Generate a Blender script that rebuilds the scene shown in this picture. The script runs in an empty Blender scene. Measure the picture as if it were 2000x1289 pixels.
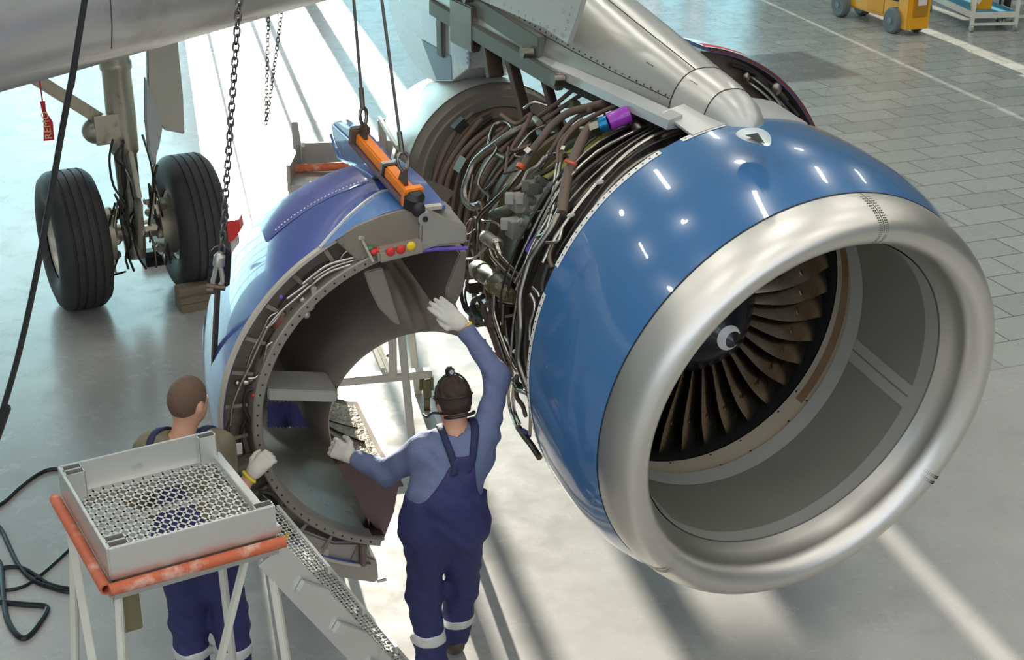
import bpy, math, random
import numpy as np
from mathutils import Matrix, Vector
random.seed(7); rng=np.random.default_rng(7)
SC=bpy.context.scene; COL=SC.collection
R=math.radians; PI=math.pi
# ---------------------------------------------------------------- camera
CAMH=4.6; FPX=2821.0; PITCH=R(23.1)
cd=bpy.data.cameras.new('camera'); cam=bpy.data.objects.new('camera',cd); COL.objects.link(cam)
cam.location=(0,0,CAMH); cam.rotation_euler=(PI/2-PITCH,0,0)
cd.sensor_width=36; cd.lens=FPX/2000*36; cd.clip_end=300; SC.camera=cam
# ---------------------------------------------------------------- world, sun, exposure
W=bpy.data.worlds.new('sky'); SC.world=W; W.use_nodes=True
bg=W.node_tree.nodes['Background']; bg.inputs[0].default_value=(.80,.90,1.0,1); bg.inputs[1].default_value=1.9
sd_=bpy.data.lights.new('sun','SUN'); sun=bpy.data.objects.new('sun',sd_); COL.objects.link(sun)
sd_.energy=16; sd_.color=(1.0,.93,.80); sd_.angle=R(.3)
SUN_AZ,SUN_EL=R(13.5),R(15)
sdir=Vector((math.sin(SUN_AZ)*math.cos(SUN_EL),-math.cos(SUN_AZ)*math.cos(SUN_EL),-math.sin(SUN_EL)))
sun.rotation_euler=sdir.to_track_quat('-Z','Y').to_euler(); sun.location=(-10,45,18)
SC.view_settings.view_transform='Standard'; SC.view_settings.look='None'
SC.view_settings.gamma=1; SC.view_settings.exposure=0.0; SC.view_settings.use_curve_mapping=False
SC.cycles.max_bounces=7; SC.cycles.diffuse_bounces=3; SC.cycles.glossy_bounces=4; SC.cycles.transmission_bounces=4
SC.cycles.sample_clamp_indirect=6
# ---------------------------------------------------------------- camera maths: pixel -> ray -> point on a real surface
_s,_c=math.sin(PITCH),math.cos(PITCH); CAM=np.array([0,0,CAMH])
def ray(x,y):
    X=(x-1000)/FPX; Y=(y-644)/FPX
    return np.array([X,-_s*Y+_c,-_c*Y-_s])
def atz(x,y,z=0.):
    d=ray(x,y); return CAM+d*((z-CAMH)/d[2])
def aty(x,y,Y):
    d=ray(x,y); return CAM+d*(Y/d[1])
def atp(x,y,p,n):
    d=ray(x,y); return CAM+d*(np.dot(np.array(p)-CAM,n)/np.dot(d,n))
def V(*a): return np.array(a,float)
def nrm(a): a=np.array(a,float); return a/np.linalg.norm(a)
# ---------------------------------------------------------------- materials
MATS={}
def mat(name,col,rough=.5,metal=0.,var=.12,scale=6.,bump=0.,coat=0.,rvar=.1,dirt=None,dscale=3.,dthr=.55,spec=.5,stretch=None,emit=0,trans=0,aniso=0):
    if name in MATS: return MATS[name]
    m=bpy.data.materials.new(name); m.use_nodes=True; nt=m.node_tree; N=nt.nodes; L=nt.links
    b=N['Principled BSDF']
    tc=N.new('ShaderNodeTexCoord'); mp=N.new('ShaderNodeMapping')
    L.new(tc.outputs['Object'],mp.inputs[0])
    if stretch: mp.inputs['Scale'].default_value=stretch
    nz=N.new('ShaderNodeTexNoise'); nz.inputs['Scale'].default_value=scale; nz.inputs['Detail'].default_value=5
    L.new(mp.outputs[0],nz.inputs['Vector'])
    mx=N.new('ShaderNodeMix'); mx.data_type='RGBA'
    c=np.array(col); mx.inputs[6].default_value=(*np.clip(c*(1-var),0,1),1); mx.inputs[7].default_value=(*np.clip(c*(1+var),0,1),1)
    L.new(nz.outputs[0],mx.inputs[0]); out=mx.outputs[2]
    if dirt:
        n2=N.new('ShaderNodeTexNoise'); n2.inputs['Scale'].default_value=dscale; n2.inputs['Detail'].default_value=6; n2.inputs['Roughness'].default_value=.65
        L.new(mp.outputs[0],n2.inputs['Vector'])
        cr=N.new('ShaderNodeValToRGB'); cr.color_ramp.elements[0].position=dthr; cr.color_ramp.elements[1].position=dthr+.14
        L.new(n2.outputs[0],cr.inputs[0])
        m2=N.new('ShaderNodeMix'); m2.data_type='RGBA'; L.new(cr.outputs[0],m2.inputs[0]); L.new(out,m2.inputs[6]); m2.inputs[7].default_value=(*dirt,1); out=m2.outputs[2]
    L.new(out,b.inputs['Base Color'])
    mr=N.new('ShaderNodeMapRange'); mr.inputs['To Min'].default_value=max(.02,rough-rvar); mr.inputs['To Max'].default_value=min(1,rough+rvar)
    L.new(nz.outputs[0],mr.inputs[0]); L.new(mr.outputs[0],b.inputs['Roughness'])
    b.inputs['Metallic'].default_value=metal; b.inputs['Specular IOR Level'].default_value=spec
    if coat: b.inputs['Coat Weight'].default_value=coat; b.inputs['Coat Roughness'].default_value=.03
    if emit: b.inputs['Emission Color'].default_value=(*col,1); b.inputs['Emission Strength'].default_value=emit
    if trans: b.inputs['Transmission Weight'].default_value=trans
    if bump:
        bp=N.new('ShaderNodeBump'); bp.inputs['Strength'].default_value=bump; bp.inputs['Distance'].default_value=.02
        n3=N.new('ShaderNodeTexNoise'); n3.inputs['Scale'].default_value=scale*4; n3.inputs['Detail'].default_value=4
        L.new(mp.outputs[0],n3.inputs['Vector']); L.new(n3.outputs[0],bp.inputs['Height']); L.new(bp.outputs[0],b.inputs['Normal'])
    MATS[name]=m; return m
BLUE=mat('blue_gloss_paint',(.05,.16,.36),.22,0,.10,1.5,coat=1.,rvar=.05)
BLUE2=mat('blue_violet_gloss_paint',(.055,.09,.33),.2,0,.15,2,coat=1.,rvar=.05)
BLUEL=mat('light_blue_panel_paint',(.08,.19,.44),.3,0,.06,3,coat=.6)
LIPM=mat('polished_aluminium',(.72,.70,.66),.40,1,.05,2.5,rvar=.06)
WINGM=mat('painted_wing_grey',(.52,.52,.51),.3,.35,.06,2,coat=.3,dirt=(.42,.41,.38),dscale=2,dthr=.56)
PYLM=mat('pylon_grey_metal',(.56,.55,.51),.33,.75,.07,1.2,rvar=.05)
PALE=mat('pale_panel_metal',(.70,.73,.74),.28,.5,.08,2,coat=.3)
DUCT=mat('grey_green_liner',(.20,.20,.17),.5,0,.10,3)
DUCTL=mat('grey_liner_frame',(.34,.34,.31),.5,0,.08,5)
BEIGE=mat('beige_abradable_ring',(.50,.44,.34),.55,0,.10,5)
RUST=mat('brown_worn_ring',(.27,.17,.095),.65,0,.4,4)
BLADE=mat('titanium_blade',(.46,.37,.28),.27,1,.25,5,rvar=.08)
BLACK=mat('black_rubber',(.012,.012,.014),.45,0,.2,6)
TYRE=mat('tyre_rubber',(.035,.034,.036),.6,0,.35,5,stretch=(1,1,1),bump=.15)
WHITE=mat('white_paint',(.80,.80,.78),.4,0,.05,4)
DARK=mat('dark_void_metal',(.025,.023,.021),.6,.3,.3,5)
CASE=mat('dark_case_metal',(.15,.135,.115),.36,.85,.3,4,rvar=.12,dirt=(.05,.045,.04),dscale=5,dthr=.5)
CASEB=mat('bronze_dark_metal',(.13,.10,.075),.42,.7,.3,6,rvar=.12)
STEEL=mat('steel_tube',(.50,.47,.42),.28,1,.15,8,rvar=.1)
STEELD=mat('dark_steel_tube',(.26,.24,.21),.33,1,.2,8,rvar=.1)
HOSE=mat('brown_fire_sleeve',(.125,.085,.065),.62,0,.25,9)
HOSEB=mat('black_wire_loom',(.03,.027,.026),.55,0,.3,12)
YELG=mat('yellow_green_primer',(.36,.35,.06),.5,0,.3,7,dirt=(.15,.14,.07),dscale=9,dthr=.5)
GREYG=mat('grey_green_casting',(.17,.18,.15),.45,.5,.2,9)
CAST=mat('pale_casting',(.42,.41,.37),.42,.6,.3,14)
PURPLE=mat('purple_cap_plastic',(.30,.03,.42),.35,0,.08,6,coat=.4)
CYAN=mat('blue_anodised_collar',(.02,.20,.42),.25,.8,.1,6)
VIOLET=mat('violet_tape',(.13,.08,.42),.45,0,.15,8)
RED=mat('red_plastic',(.62,.03,.025),.45,0,.1,8)
YEL=mat('yellow_plastic',(.80,.58,.02),.45,0,.1,8)
ORANGE=mat('orange_beam_paint',(.88,.23,.008),.4,0,.08,5,coat=.2)
ALU=mat('raw_aluminium',(.66,.66,.63),.36,.85,.08,4,dirt=(.42,.42,.40),dscale=5,dthr=.60)
ALUD=mat('dull_aluminium',(.44,.43,.40),.45,.7,.12,4)
CREAM=mat('cream_painted_tube',(.62,.61,.54),.5,0,.08,5)
OREDT=mat('worn_orange_red_foam',(.52,.12,.05),.6,0,.2,8,dirt=(.66,.40,.32),dscale=7,dthr=.52)
RINGF=mat('primer_grey_brown',(.26,.225,.18),.5,.25,.18,5,dirt=(.14,.12,.10),dscale=6,dthr=.55)
RINGE=mat('pale_edge_seal',(.50,.46,.38),.45,.1,.1,7)
DUCT2=mat('glossy_duct_skin',(.34,.35,.32),.30,.6,.22,2.2,rvar=.1)
DUCTB=mat('brown_duct_skin',(.25,.21,.18),.42,.4,.25,3)
QUILT=mat('foil_insulation',(.42,.36,.28),.35,.7,.25,9,bump=.6)
GEARM=mat('gear_beige_metal',(.42,.39,.32),.36,.6,.15,5,dirt=(.20,.18,.15),dscale=7,dthr=.58)
SKIN=mat('skin',(.58,.30,.20),.5,0,.08,12)
HAIR=mat('brown_hair',(.045,.024,.014),.55,0,.5,60,bump=.5)
HAIR2=mat('cropped_hair',(.13,.075,.045),.65,0,.4,90,bump=.4)
SWEAT=mat('slate_blue_sweater',(.135,.165,.29),.85,0,.12,10,bump=.25)
NAVY=mat('navy_overalls',(.028,.029,.115),.8,0,.2,7,bump=.25)
NAVYS=mat('dark_navy_strap',(.014,.020,.070),.75,0,.1,9)
REFL=mat('grey_reflective_tape',(.62,.62,.60),.4,.1,.05,9)
GLOVE=mat('white_knit_glove',(.66,.63,.56),.85,0,.10,40,bump=.3)
CUFF=mat('yellow_cuff',(.80,.70,.03),.7,0,.1,20)
CAMO=mat('olive_jacket',(.16,.14,.09),.8,0,.4,14)
SHOE=mat('brown_work_shoe',(.09,.065,.045),.6,0,.2,9)
CYEL=mat('lift_yellow_paint',(.80,.36,.008),.4,0,.08,5,coat=.2)
GRYT=mat('grey_tyre',(.13,.15,.155),.6,0,.12,6)
BLUES=mat('blue_shelf_mat',(.06,.30,.46),.45,0,.1,4)
WOOD=mat('weathered_wood',(.20,.16,.11),.7,0,.3,5,stretch=(1,1,9),bump=.3)
REDF=mat('red_streamer_cloth',(.60,.02,.035),.65,0,.08,8)
YTXT=mat('yellow_print',(.78,.62,.30),.6,0,.05,8)
BCAB=mat('black_cable',(.010,.011,.013),.4,0,.2,6)
ROPE=mat('steel_rope',(.13,.13,.12),.45,.6,.2,40)
CHAINM=mat('chain_steel',(.16,.15,.14),.4,.8,.2,20)
SHACK=mat('galvanised_shackle',(.46,.44,.40),.4,.8,.15,12)
OLIVE=mat('olive_bracket',(.16,.14,.075),.5,.2,.15,6)
WALLM=mat('wall_cladding',(.42,.42,.40),.7,0,.05,2)
CEILM=mat('ceiling_cladding',(.40,.40,.39),.8,0,.05,2)
FRAMEM=mat('door_frame_steel',(.20,.21,.21),.6,.2,.06,3)
LAMPM=mat('lamp_housing',(.55,.55,.55),.5,.2,.05,5)
LABW=mat('white_label',(.72,.66,.64),.5,0,.12,30)
ORTAG=mat('orange_red_clamp',(.62,.10,.03),.5,0,.1,9)
# ---------------------------------------------------------------- mesh builder
class MB:
    def __init__(s): s.v=[]; s.f=[]; s.m=[]; s.n=0
    def add(s,verts,faces,m=0):
        verts=np.asarray(verts,float).reshape(-1,3); s.v.append(verts)
        for f in faces: s.f.append([i+s.n for i in f]); s.m.append(m)
        s.n+=len(verts); return s
    def obox(s,c,U,Vv,Wv,m=0):
        c,U,Vv,Wv=[np.array(q,float) for q in (c,U,Vv,Wv)]
        P=[c+a*U+b*Vv+d*Wv for a in(-1,1) for b in(-1,1) for d in(-1,1)]
        return s.add(P,[(0,1,3,2),(4,6,7,5),(0,4,5,1),(2,3,7,6),(0,2,6,4),(1,5,7,3)],m)
    def box(s,c,sz,yaw=0,m=0):
        cy,sy=math.cos(yaw),math.sin(yaw)
        return s.obox(c,V(cy,sy,0)*sz[0]/2,V(-sy,cy,0)*sz[1]/2,V(0,0,sz[2]/2),m)
    def bar(s,a,b,w,h,up=(0,0,1),m=0):
        a,b=np.array(a,float),np.array(b,float); d=nrm(b-a); up=np.array(up,float)
        if abs(np.dot(d,up))>.98: up=V(1,0,0)
        x=nrm(np.cross(d,up)); z=np.cross(x,d)
        return s.obox((a+b)/2,x*w/2,(b-a)/2,z*h/2,m)
    def tube(s,pts,r,n=8,m=0,closed=False,caps=True):
        P=np.array(pts,float); k=len(P); rr=np.full(k,r) if np.isscalar(r) else np.array(r,float)
        if closed: T=np.roll(P,-1,0)-np.roll(P,1,0)
        else: T=np.gradient(P,axis=0)
        T/=np.linalg.norm(T,axis=1)[:,None]+1e-12
        a=V(0,0,1) if abs(T[0][2])<.9 else V(1,0,0); x=nrm(np.cross(T[0],a)); vs=[]
        for i in range(k):
            x=x-T[i]*np.dot(x,T[i]); x/=np.linalg.norm(x)+1e-12; y=np.cross(T[i],x)
            for j in range(n):
                t=2*PI*j/n; vs.append(P[i]+rr[i]*(math.cos(t)*x+math.sin(t)*y))
        F=[]; last=k if closed else k-1
        for i in range(last):
            i2=(i+1)%k
            for j in range(n): F.append((i*n+j,i*n+(j+1)%n,i2*n+(j+1)%n,i2*n+j))
        if caps and not closed: F.append(tuple(range(n))[::-1]); F.append(tuple((k-1)*n+j for j in range(n)))
        return s.add(vs,F,m)
    def cyl(s,a,b,r,n=20,m=0,r2=None): return s.tube([a,b],[r,r if r2 is None else r2],n,m)
    def lathe(s,prof,fn,t0=0.,t1=2*PI,n=96,m=0,closeprof=False):
        full=abs(t1-t0-2*PI)<1e-6; k=n if full else n+1; p=len(prof)
        vs=[fn(a,r,t0+(t1-t0)*j/n) for (a,r) in prof for j in range(k)]
        F=[]
        for i in range(p if closeprof else p-1):
            i2=(i+1)%p
            for j in range(n):
                j2=(j+1)%k; F.append((i*k+j,i*k+j2,i2*k+j2,i2*k+j))
        if closeprof and not full: F.append(tuple(i*k for i in range(p))); F.append(tuple(i*k+k-1 for i in range(p))[::-1])
        return s.add(vs,F,m)
    def ball(s,c,r,m=0,n=10,ax=None):
        c=np.array(c,float); r=np.array([r]*3 if np.isscalar(r) else r,float); A=np.eye(3) if ax is None else np.array(ax)
        vs=[];F=[]
        for i in range(n+1):
            th=PI*i/n
            for j in range(2*n):
                ph=PI*j/n; q=V(math.sin(th)*math.cos(ph),math.sin(th)*math.sin(ph),math.cos(th))*r; vs.append(c+q@A)
        for i in range(n):
            for j in range(2*n): F.append((i*2*n+j,(i+1)*2*n+j,(i+1)*2*n+(j+1)%(2*n),i*2*n+(j+1)%(2*n)))
        return s.add(vs,F,m)
    def prism(s,poly,off,m=0):
        P=np.array(poly,float); k=len(P); off=np.array(off,float)
        return s.add(np.vstack([P,P+off]),[tuple(range(k)),tuple(range(2*k-1,k-1,-1))]+[(i,i+k,(i+1)%k+k,(i+1)%k) for i in range(k)],m)
    def grid(s,G,m=0,closeu=False,closev=False,capu=False):
        G=np.array(G,float); a,b=G.shape[:2]; F=[]
        for i in range(a if closeu else a-1):
            for j in range(b if closev else b-1):
                F.append((i*b+j,i*b+(j+1)%b,((i+1)%a)*b+(j+1)%b,((i+1)%a)*b+j))
        if capu: F.append(tuple(range(b))[::-1]); F.append(tuple((a-1)*b+j for j in range(b)))
        return s.add(G.reshape(-1,3),F,m)
    def sheet(s,G,off,m=0):   # thick sheet from a grid; off = array of offsets or vector
        G=np.array(G,float); a,b=G.shape[:2]; H=G+np.array(off,float); n=a*b
        F=[]
        for i in range(a-1):
            for j in range(b-1):
                q=(i*b+j,i*b+j+1,(i+1)*b+j+1,(i+1)*b+j); F.append(q); F.append(tuple(x+n for x in q[::-1]))
        for i in range(a-1):
            F.append((i*b,(i+1)*b,(i+1)*b+n,i*b+n)); F.append((i*b+b-1,i*b+b-1+n,(i+1)*b+b-1+n,(i+1)*b+b-1))
        for j in range(b-1):
            F.append((j,j+n,j+1+n,j+1)); F.append(((a-1)*b+j,(a-1)*b+j+1,(a-1)*b+j+1+n,(a-1)*b+j+n))
        return s.add(np.vstack([G.reshape(-1,3),H.reshape(-1,3)]),F,m)
    def build(s,name,mats,parent=None,base=(0,0,0),sharp=38,bevel=0,recalc=True,smooth=True):
        v=np.vstack(s.v)
        if parent is not None:
            base=V(0,0,0); q=parent
            while q is not None: base=base+np.array(q.location); q=q.parent
        base=np.array(base,float)
        me=bpy.data.meshes.new(name); me.from_pydata((v-base).tolist(),[],s.f)
        if not isinstance(mats,(list,tuple)): mats=[mats]
        for mm in mats: me.materials.append(mm)
        me.polygons.foreach_set('material_index',s.m)
        if recalc or bevel:
            import bmesh
            bm=bmesh.new(); bm.from_mesh(me); bmesh.ops.recalc_face_normals(bm,faces=bm.faces)
            if bevel:
                es=[e for e in bm.edges if len(e.link_faces)==2 and e.calc_face_angle(0)>.6]
                bmesh.ops.bevel(bm,geom=es,offset=bevel,segments=2,affect='EDGES',clamp_overlap=True)
            bm.to_mesh(me); bm.free()
        if smooth:
            me.polygons.foreach_set('use_smooth',[True]*len(me.polygons)); me.set_sharp_from_angle(angle=R(sharp))
        o=bpy.data.objects.new(name,me); COL.objects.link(o)
        if parent is not None: o.parent=parent
        else: o.location=base
        return o
def smooth(pts,n=6,closed=False):
    P=np.array(pts,float); k=len(P)
    if k<3: return P
    out=[]
    for i in range(k if closed else k-1):
        p0=P[(i-1)%k] if (closed or i>0) else 2*P[0]-P[1]; p1=P[i]; p2=P[(i+1)%k]; p3=P[(i+2)%k] if (closed or i+2<k) else 2*P[-1]-P[-2]
        for j in range(n):
            t=j/n; out.append(.5*((2*p1)+(-p0+p2)*t+(2*p0-5*p1+4*p2-p3)*t*t+(-p0+3*p1-3*p2+p3)*t**3))
    if not closed: out.append(P[-1])
    return np.array(out)
def thing(name,label,cat,base=(0,0,0),group=None):
    o=bpy.data.objects.new(name,None); COL.objects.link(o); o.location=tuple(float(x) for x in base); o.empty_display_size=.2
    o['label']=label; o['category']=cat
    if group: o['group']=group
    return o
def tag(o,label,cat,group=None):
    o['label']=label; o['category']=cat
    if group: o['group']=group
    return o
def struct(name,mb,m,**k):
    o=mb.build(name,m,**k); o['kind']='structure'; return o
def L_(o,label): o['label']=label; return o
def crop(ox,oy,s,pts): return [(ox+x/s,oy+y/s) for x,y in pts]
# ================================================================ the hangar
def floor_material():
    m=bpy.data.materials.new('polished_concrete_floor'); m.use_nodes=True; nt=m.node_tree; N=nt.nodes; L=nt.links; b=N['Principled BSDF']
    tc=N.new('ShaderNodeTexCoord'); mp=N.new('ShaderNodeMapping'); mp.inputs['Rotation'].default_value=(0,0,-.35); mp.inputs['Location'].default_value=(.10,-.26,0)
    L.new(tc.outputs['Object'],mp.inputs[0])
    br=N.new('ShaderNodeTexBrick'); br.offset=.5; br.inputs['Scale'].default_value=1; br.inputs['Brick Width'].default_value=.71; br.inputs['Row Height'].default_value=.415
    br.inputs['Mortar Size'].default_value=.008; br.inputs['Mortar Smooth'].default_value=.3; br.inputs['Bias'].default_value=0
    br.inputs['Color1'].default_value=(.33,.345,.325,1); br.inputs['Color2'].default_value=(.41,.425,.40,1); br.inputs['Mortar'].default_value=(.12,.115,.10,1)
    L.new(mp.outputs[0],br.inputs['Vector'])
    def noise(sc,d,r=.6):
        n=N.new('ShaderNodeTexNoise'); n.inputs['Scale'].default_value=sc; n.inputs['Detail'].default_value=d; n.inputs['Roughness'].default_value=r; L.new(tc.outputs['Object'],n.inputs['Vector']); return n
    def ramp(src,p0,p1,c0=(0,0,0,1),c1=(1,1,1,1)):
        r=N.new('ShaderNodeValToRGB'); r.color_ramp.elements[0].position=p0; r.color_ramp.elements[1].position=p1; r.color_ramp.elements[0].color=c0; r.color_ramp.elements[1].color=c1; L.new(src,r.inputs[0]); return r
    def mix(f,a,bb):
        x=N.new('ShaderNodeMix'); x.data_type='RGBA'
        for k,q in ((0,f),(6,a),(7,bb)):
            if hasattr(q,'links') or hasattr(q,'is_linked'): L.new(q,x.inputs[k])
            else: x.inputs[k].default_value=q
        return x.outputs[2]
    n1=noise(.55,6); n2=noise(3.2,8,.7); n3=noise(16,4)
    conc=ramp(n1.outputs[0],.3,.7,(.34,.335,.32,1),(.455,.45,.43,1)).outputs[0]
    sx=N.new('ShaderNodeSeparateXYZ'); L.new(tc.outputs['Object'],sx.inputs[0])
    def rng_(src,a,b_):
        r=N.new('ShaderNodeMapRange'); r.interpolation_type='SMOOTHSTEP'; r.inputs['From Min'].default_value=a; r.inputs['From Max'].default_value=b_; L.new(src,r.inputs[0]); return r.outputs[0]
    def mul(a,b_):
        r=N.new('ShaderNodeMath'); r.operation='MULTIPLY'; L.new(a,r.inputs[0]); L.new(b_,r.inputs[1]); return r.outputs[0]
    mask=mul(rng_(sx.outputs[0],1.2,2.6),rng_(sx.outputs[1],9.2,11.0))
    col=mix(mask,conc,br.outputs[0])
    # darker relaid slab patch
    su=N.new('ShaderNodeSeparateXYZ'); L.new(mp.outputs[0],su.inputs[0])
    def band(src,a,b_):
        return mul(rng_(src,a-.05,a+.05),(lambda q:(setattr(q,'operation','SUBTRACT'),q.inputs[0].__setattr__('default_value',1.0),L.new(rng_(src,b_-.05,b_+.05),q.inputs[1]),q.outputs[0])[3])(N.new('ShaderNodeMath')))
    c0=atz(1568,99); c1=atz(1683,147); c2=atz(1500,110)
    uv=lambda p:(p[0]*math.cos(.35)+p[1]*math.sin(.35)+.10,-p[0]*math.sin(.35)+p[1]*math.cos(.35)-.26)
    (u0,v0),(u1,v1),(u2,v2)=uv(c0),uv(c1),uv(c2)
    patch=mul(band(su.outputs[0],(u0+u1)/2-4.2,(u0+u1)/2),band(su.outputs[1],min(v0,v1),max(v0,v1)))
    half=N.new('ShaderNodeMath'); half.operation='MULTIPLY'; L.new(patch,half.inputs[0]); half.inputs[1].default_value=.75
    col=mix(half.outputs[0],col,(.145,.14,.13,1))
    st=ramp(n2.outputs[0],.54,.72); stm=N.new('ShaderNodeMath'); stm.operation='MULTIPLY'; L.new(st.outputs[0],stm.inputs[0]); stm.inputs[1].default_value=.45
    col=mix(stm.outputs[0],col,(.24,.235,.225,1))
    sp=ramp(n3.outputs[0],.66,.72); spm=N.new('ShaderNodeMath'); spm.operation='MULTIPLY'; L.new(sp.outputs[0],spm.inputs[0]); spm.inputs[1].default_value=.22
    col=mix(spm.outputs[0],col,(.50,.49,.47,1))
    L.new(col,b.inputs['Base Color'])
    rr=ramp(n2.outputs[0],.3,.75,(.16,.16,.16,1),(.36,.36,.36,1)); L.new(rr.outputs[0],b.inputs['Roughness'])
    b.inputs['Specular IOR Level'].default_value=.5
    bp=N.new('ShaderNodeBump'); bp.inputs['Strength'].default_value=.12; bp.inputs['Distance'].default_value=.01; L.new(n1.outputs[0],bp.inputs['Height']); L.new(bp.outputs[0],b.inputs['Normal'])
    return m
FLOORM=floor_material()
X0,X1,Y0,Y1,ZC=-34,34,-16,36,15
f=MB(); f.add([(X0,Y0,0),(X1,Y0,0),(X1,Y1,0),(X0,Y1,0)],[(0,1,2,3)]); struct('floor',f,FLOORM,recalc=False)
f=MB(); f.box((0,(Y0+Y1)/2,ZC+.1),(X1-X0,Y1-Y0,.2)); struct('ceiling',f,CEILM)
for nm,x in (('wall_left',X0-.1),('wall_right',X1+.1)):
    f=MB(); f.box((x,(Y0+Y1)/2,ZC/2),(.2,Y1-Y0,ZC)); struct(nm,f,WALLM)
f=MB()   # wall behind the camera with a wide open band added for fill light
f.box((0,Y0-.1,2.2),(X1-X0,.2,4.4)); f.box((0,Y0-.1,ZC-.6),(X1-X0,.2,1.2))
for x in (X0+5,X1-5): f.box((x,Y0-.1,9.1),(10,.2,9.4))
struct('wall_front',f,WALLM)
# back wall: unseen frosted panes added to brighten floor, gaps set for sun streaks
FROST=bpy.data.materials.new('added_frosted_pane'); FROST.use_nodes=True
_n=FROST.node_tree; _t=_n.nodes.new('ShaderNodeBsdfTranslucent'); _t.inputs[0].default_value=(.40,.56,.62,1); _n.links.new(_t.outputs[0],_n.nodes['Material Output'].inputs[0])
FROST2=FROST.copy(); FROST2.name='added_bright_pane'; FROST2.node_tree.nodes['Translucent BSDF'].inputs[0].default_value=(.66,.86,.92,1)
lx=lambda l:(l-Y1*math.sin(SUN_AZ))/math.cos(SUN_AZ)
wb=MB(); ZT=13.0
wb.box((0,Y1+.1,(ZT+ZC)/2),(X1-X0,.2,ZC-ZT))
cuts=[(lx(3.04),lx(3.92)),(6.0,X1)]
for a,b_ in cuts: wb.box(((a+b_)/2,Y1+.1,ZT/2),(b_-a,.2,ZT))
struct('wall_back',wb,WALLM)
k=1
for a,b_ in ((X0,lx(.25)),(lx(4.14),lx(10.11)),(lx(10.31),lx(11.36)),(lx(11.92),lx(12.62)),(lx(12.95),6.0)):
    g=MB(); g.box(((a+b_)/2,Y1+.03,ZT/2),(b_-a,.03,ZT)); o=struct('added_pane_%d'%k,g,FROST2 if k==1 else FROST)
    n=max(1,round((b_-a)/2.4)); t=MB()
    for i in range(n+1): t.box((a+(b_-a)*i/n,Y1-.02,ZT/2),(.14,.10,ZT))
    for z in (1.1,4,7,10): t.box(((a+b_)/2,Y1-.02,z),(b_-a,.10,.12))
    struct('trim_%d'%k,t,FRAMEM); k+=1
t=MB()  # bars and a panel added to cut the sun into floor bands
for l,w,z0,z1 in ((.66,.10,0,ZT),(1.385,.10,0,ZT),(1.66,.12,0,ZT),(2.47,.24,0,ZT)): t.box((lx(l),Y1,(z0+z1)/2),(w,.1,z1-z0))
a,b_=lx(2.56),lx(3.04); t.box(((a+b_)/2,Y1,10.55),(b_-a,.1,4.9))
struct('trim_3',t,FRAMEM)
# lamps that hang under the ceiling
def lamp(x,y,long):
    o=thing('hangar_lamp','white %s hanging under the hangar ceiling'%('strip lamp' if long else 'round high bay lamp'),'lamp',(x,y,12.2),'strip lamps under the ceiling' if long else 'round lamps under the ceiling')
    h=MB()
    if long: h.box((x,y,12.28),(.32,2.6,.14))
    else: h.tube([(x,y,12.22),(x,y,12.3),(x,y,12.62)],[.32,.30,.12],20)
    h.cyl((x,y,12.3),(x,y,ZC),.02,8); h.build('housing',LAMPM,o)
    l=bpy.data.lights.new('bulb','AREA'); l.energy=115 if long else 90; l.color=(1.0,.96,.88)
    if long: l.shape='RECTANGLE'; l.size=.28; l.size_y=2.5
    else: l.shape='DISK'; l.size=.6
    lo=bpy.data.objects.new('bulb',l); COL.objects.link(lo); lo.parent=o; lo.location=(0,0,-.01)
for i,x in enumerate((-9.5,-4.2,1.2,6.5,11.8)):
    for j,y in enumerate((-8,-2.5,3,8.5,14.5,21)): lamp(x,y,(i+j)%2==1)
# ================================================================ jet engine
EC=V(.978,7.058,1.711)
def nvec(yaw,pit): return V(math.sin(yaw)*math.cos(pit),-math.cos(yaw)*math.cos(pit),math.sin(pit))
EN1=nvec(.448,-.151); EN=nvec(.427,0.); EU=V(math.cos(.427),math.sin(.427),0); UP=V(0,0,1)
def EP(a,r,t):    # a forward along the axis, t: 0 = image left, 90 = top, 180 = right
    w=min(1,max(0,(a-.318)/(.901-.318))); c=EC+(EN1*a if a>0 else EN*a); n=nrm(EN1*w+EN*(1-w))
    u=nrm(np.cross(n,UP)); v=np.cross(u,n); return c+r*(math.cos(t)*u+math.sin(t)*v)
def ecyl(x,y,r):   # first hit of a pixel's ray with the cylinder of radius r round the core axis
    d=ray(x,y); o=CAM-EC; dp=d-EN*np.dot(d,EN); op=o-EN*np.dot(o,EN)
    A=dp@dp; B=dp@op; C=op@op-r*r; D=B*B-A*C
    t=(-B-math.sqrt(D))/A if D>0 else -B/A
    return CAM+d*t
eng=thing('jet_engine','large jet engine with blue cowl, bare metal inlet lip and open side full of pipes','engine',(EC[0],EC[1],0))
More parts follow.
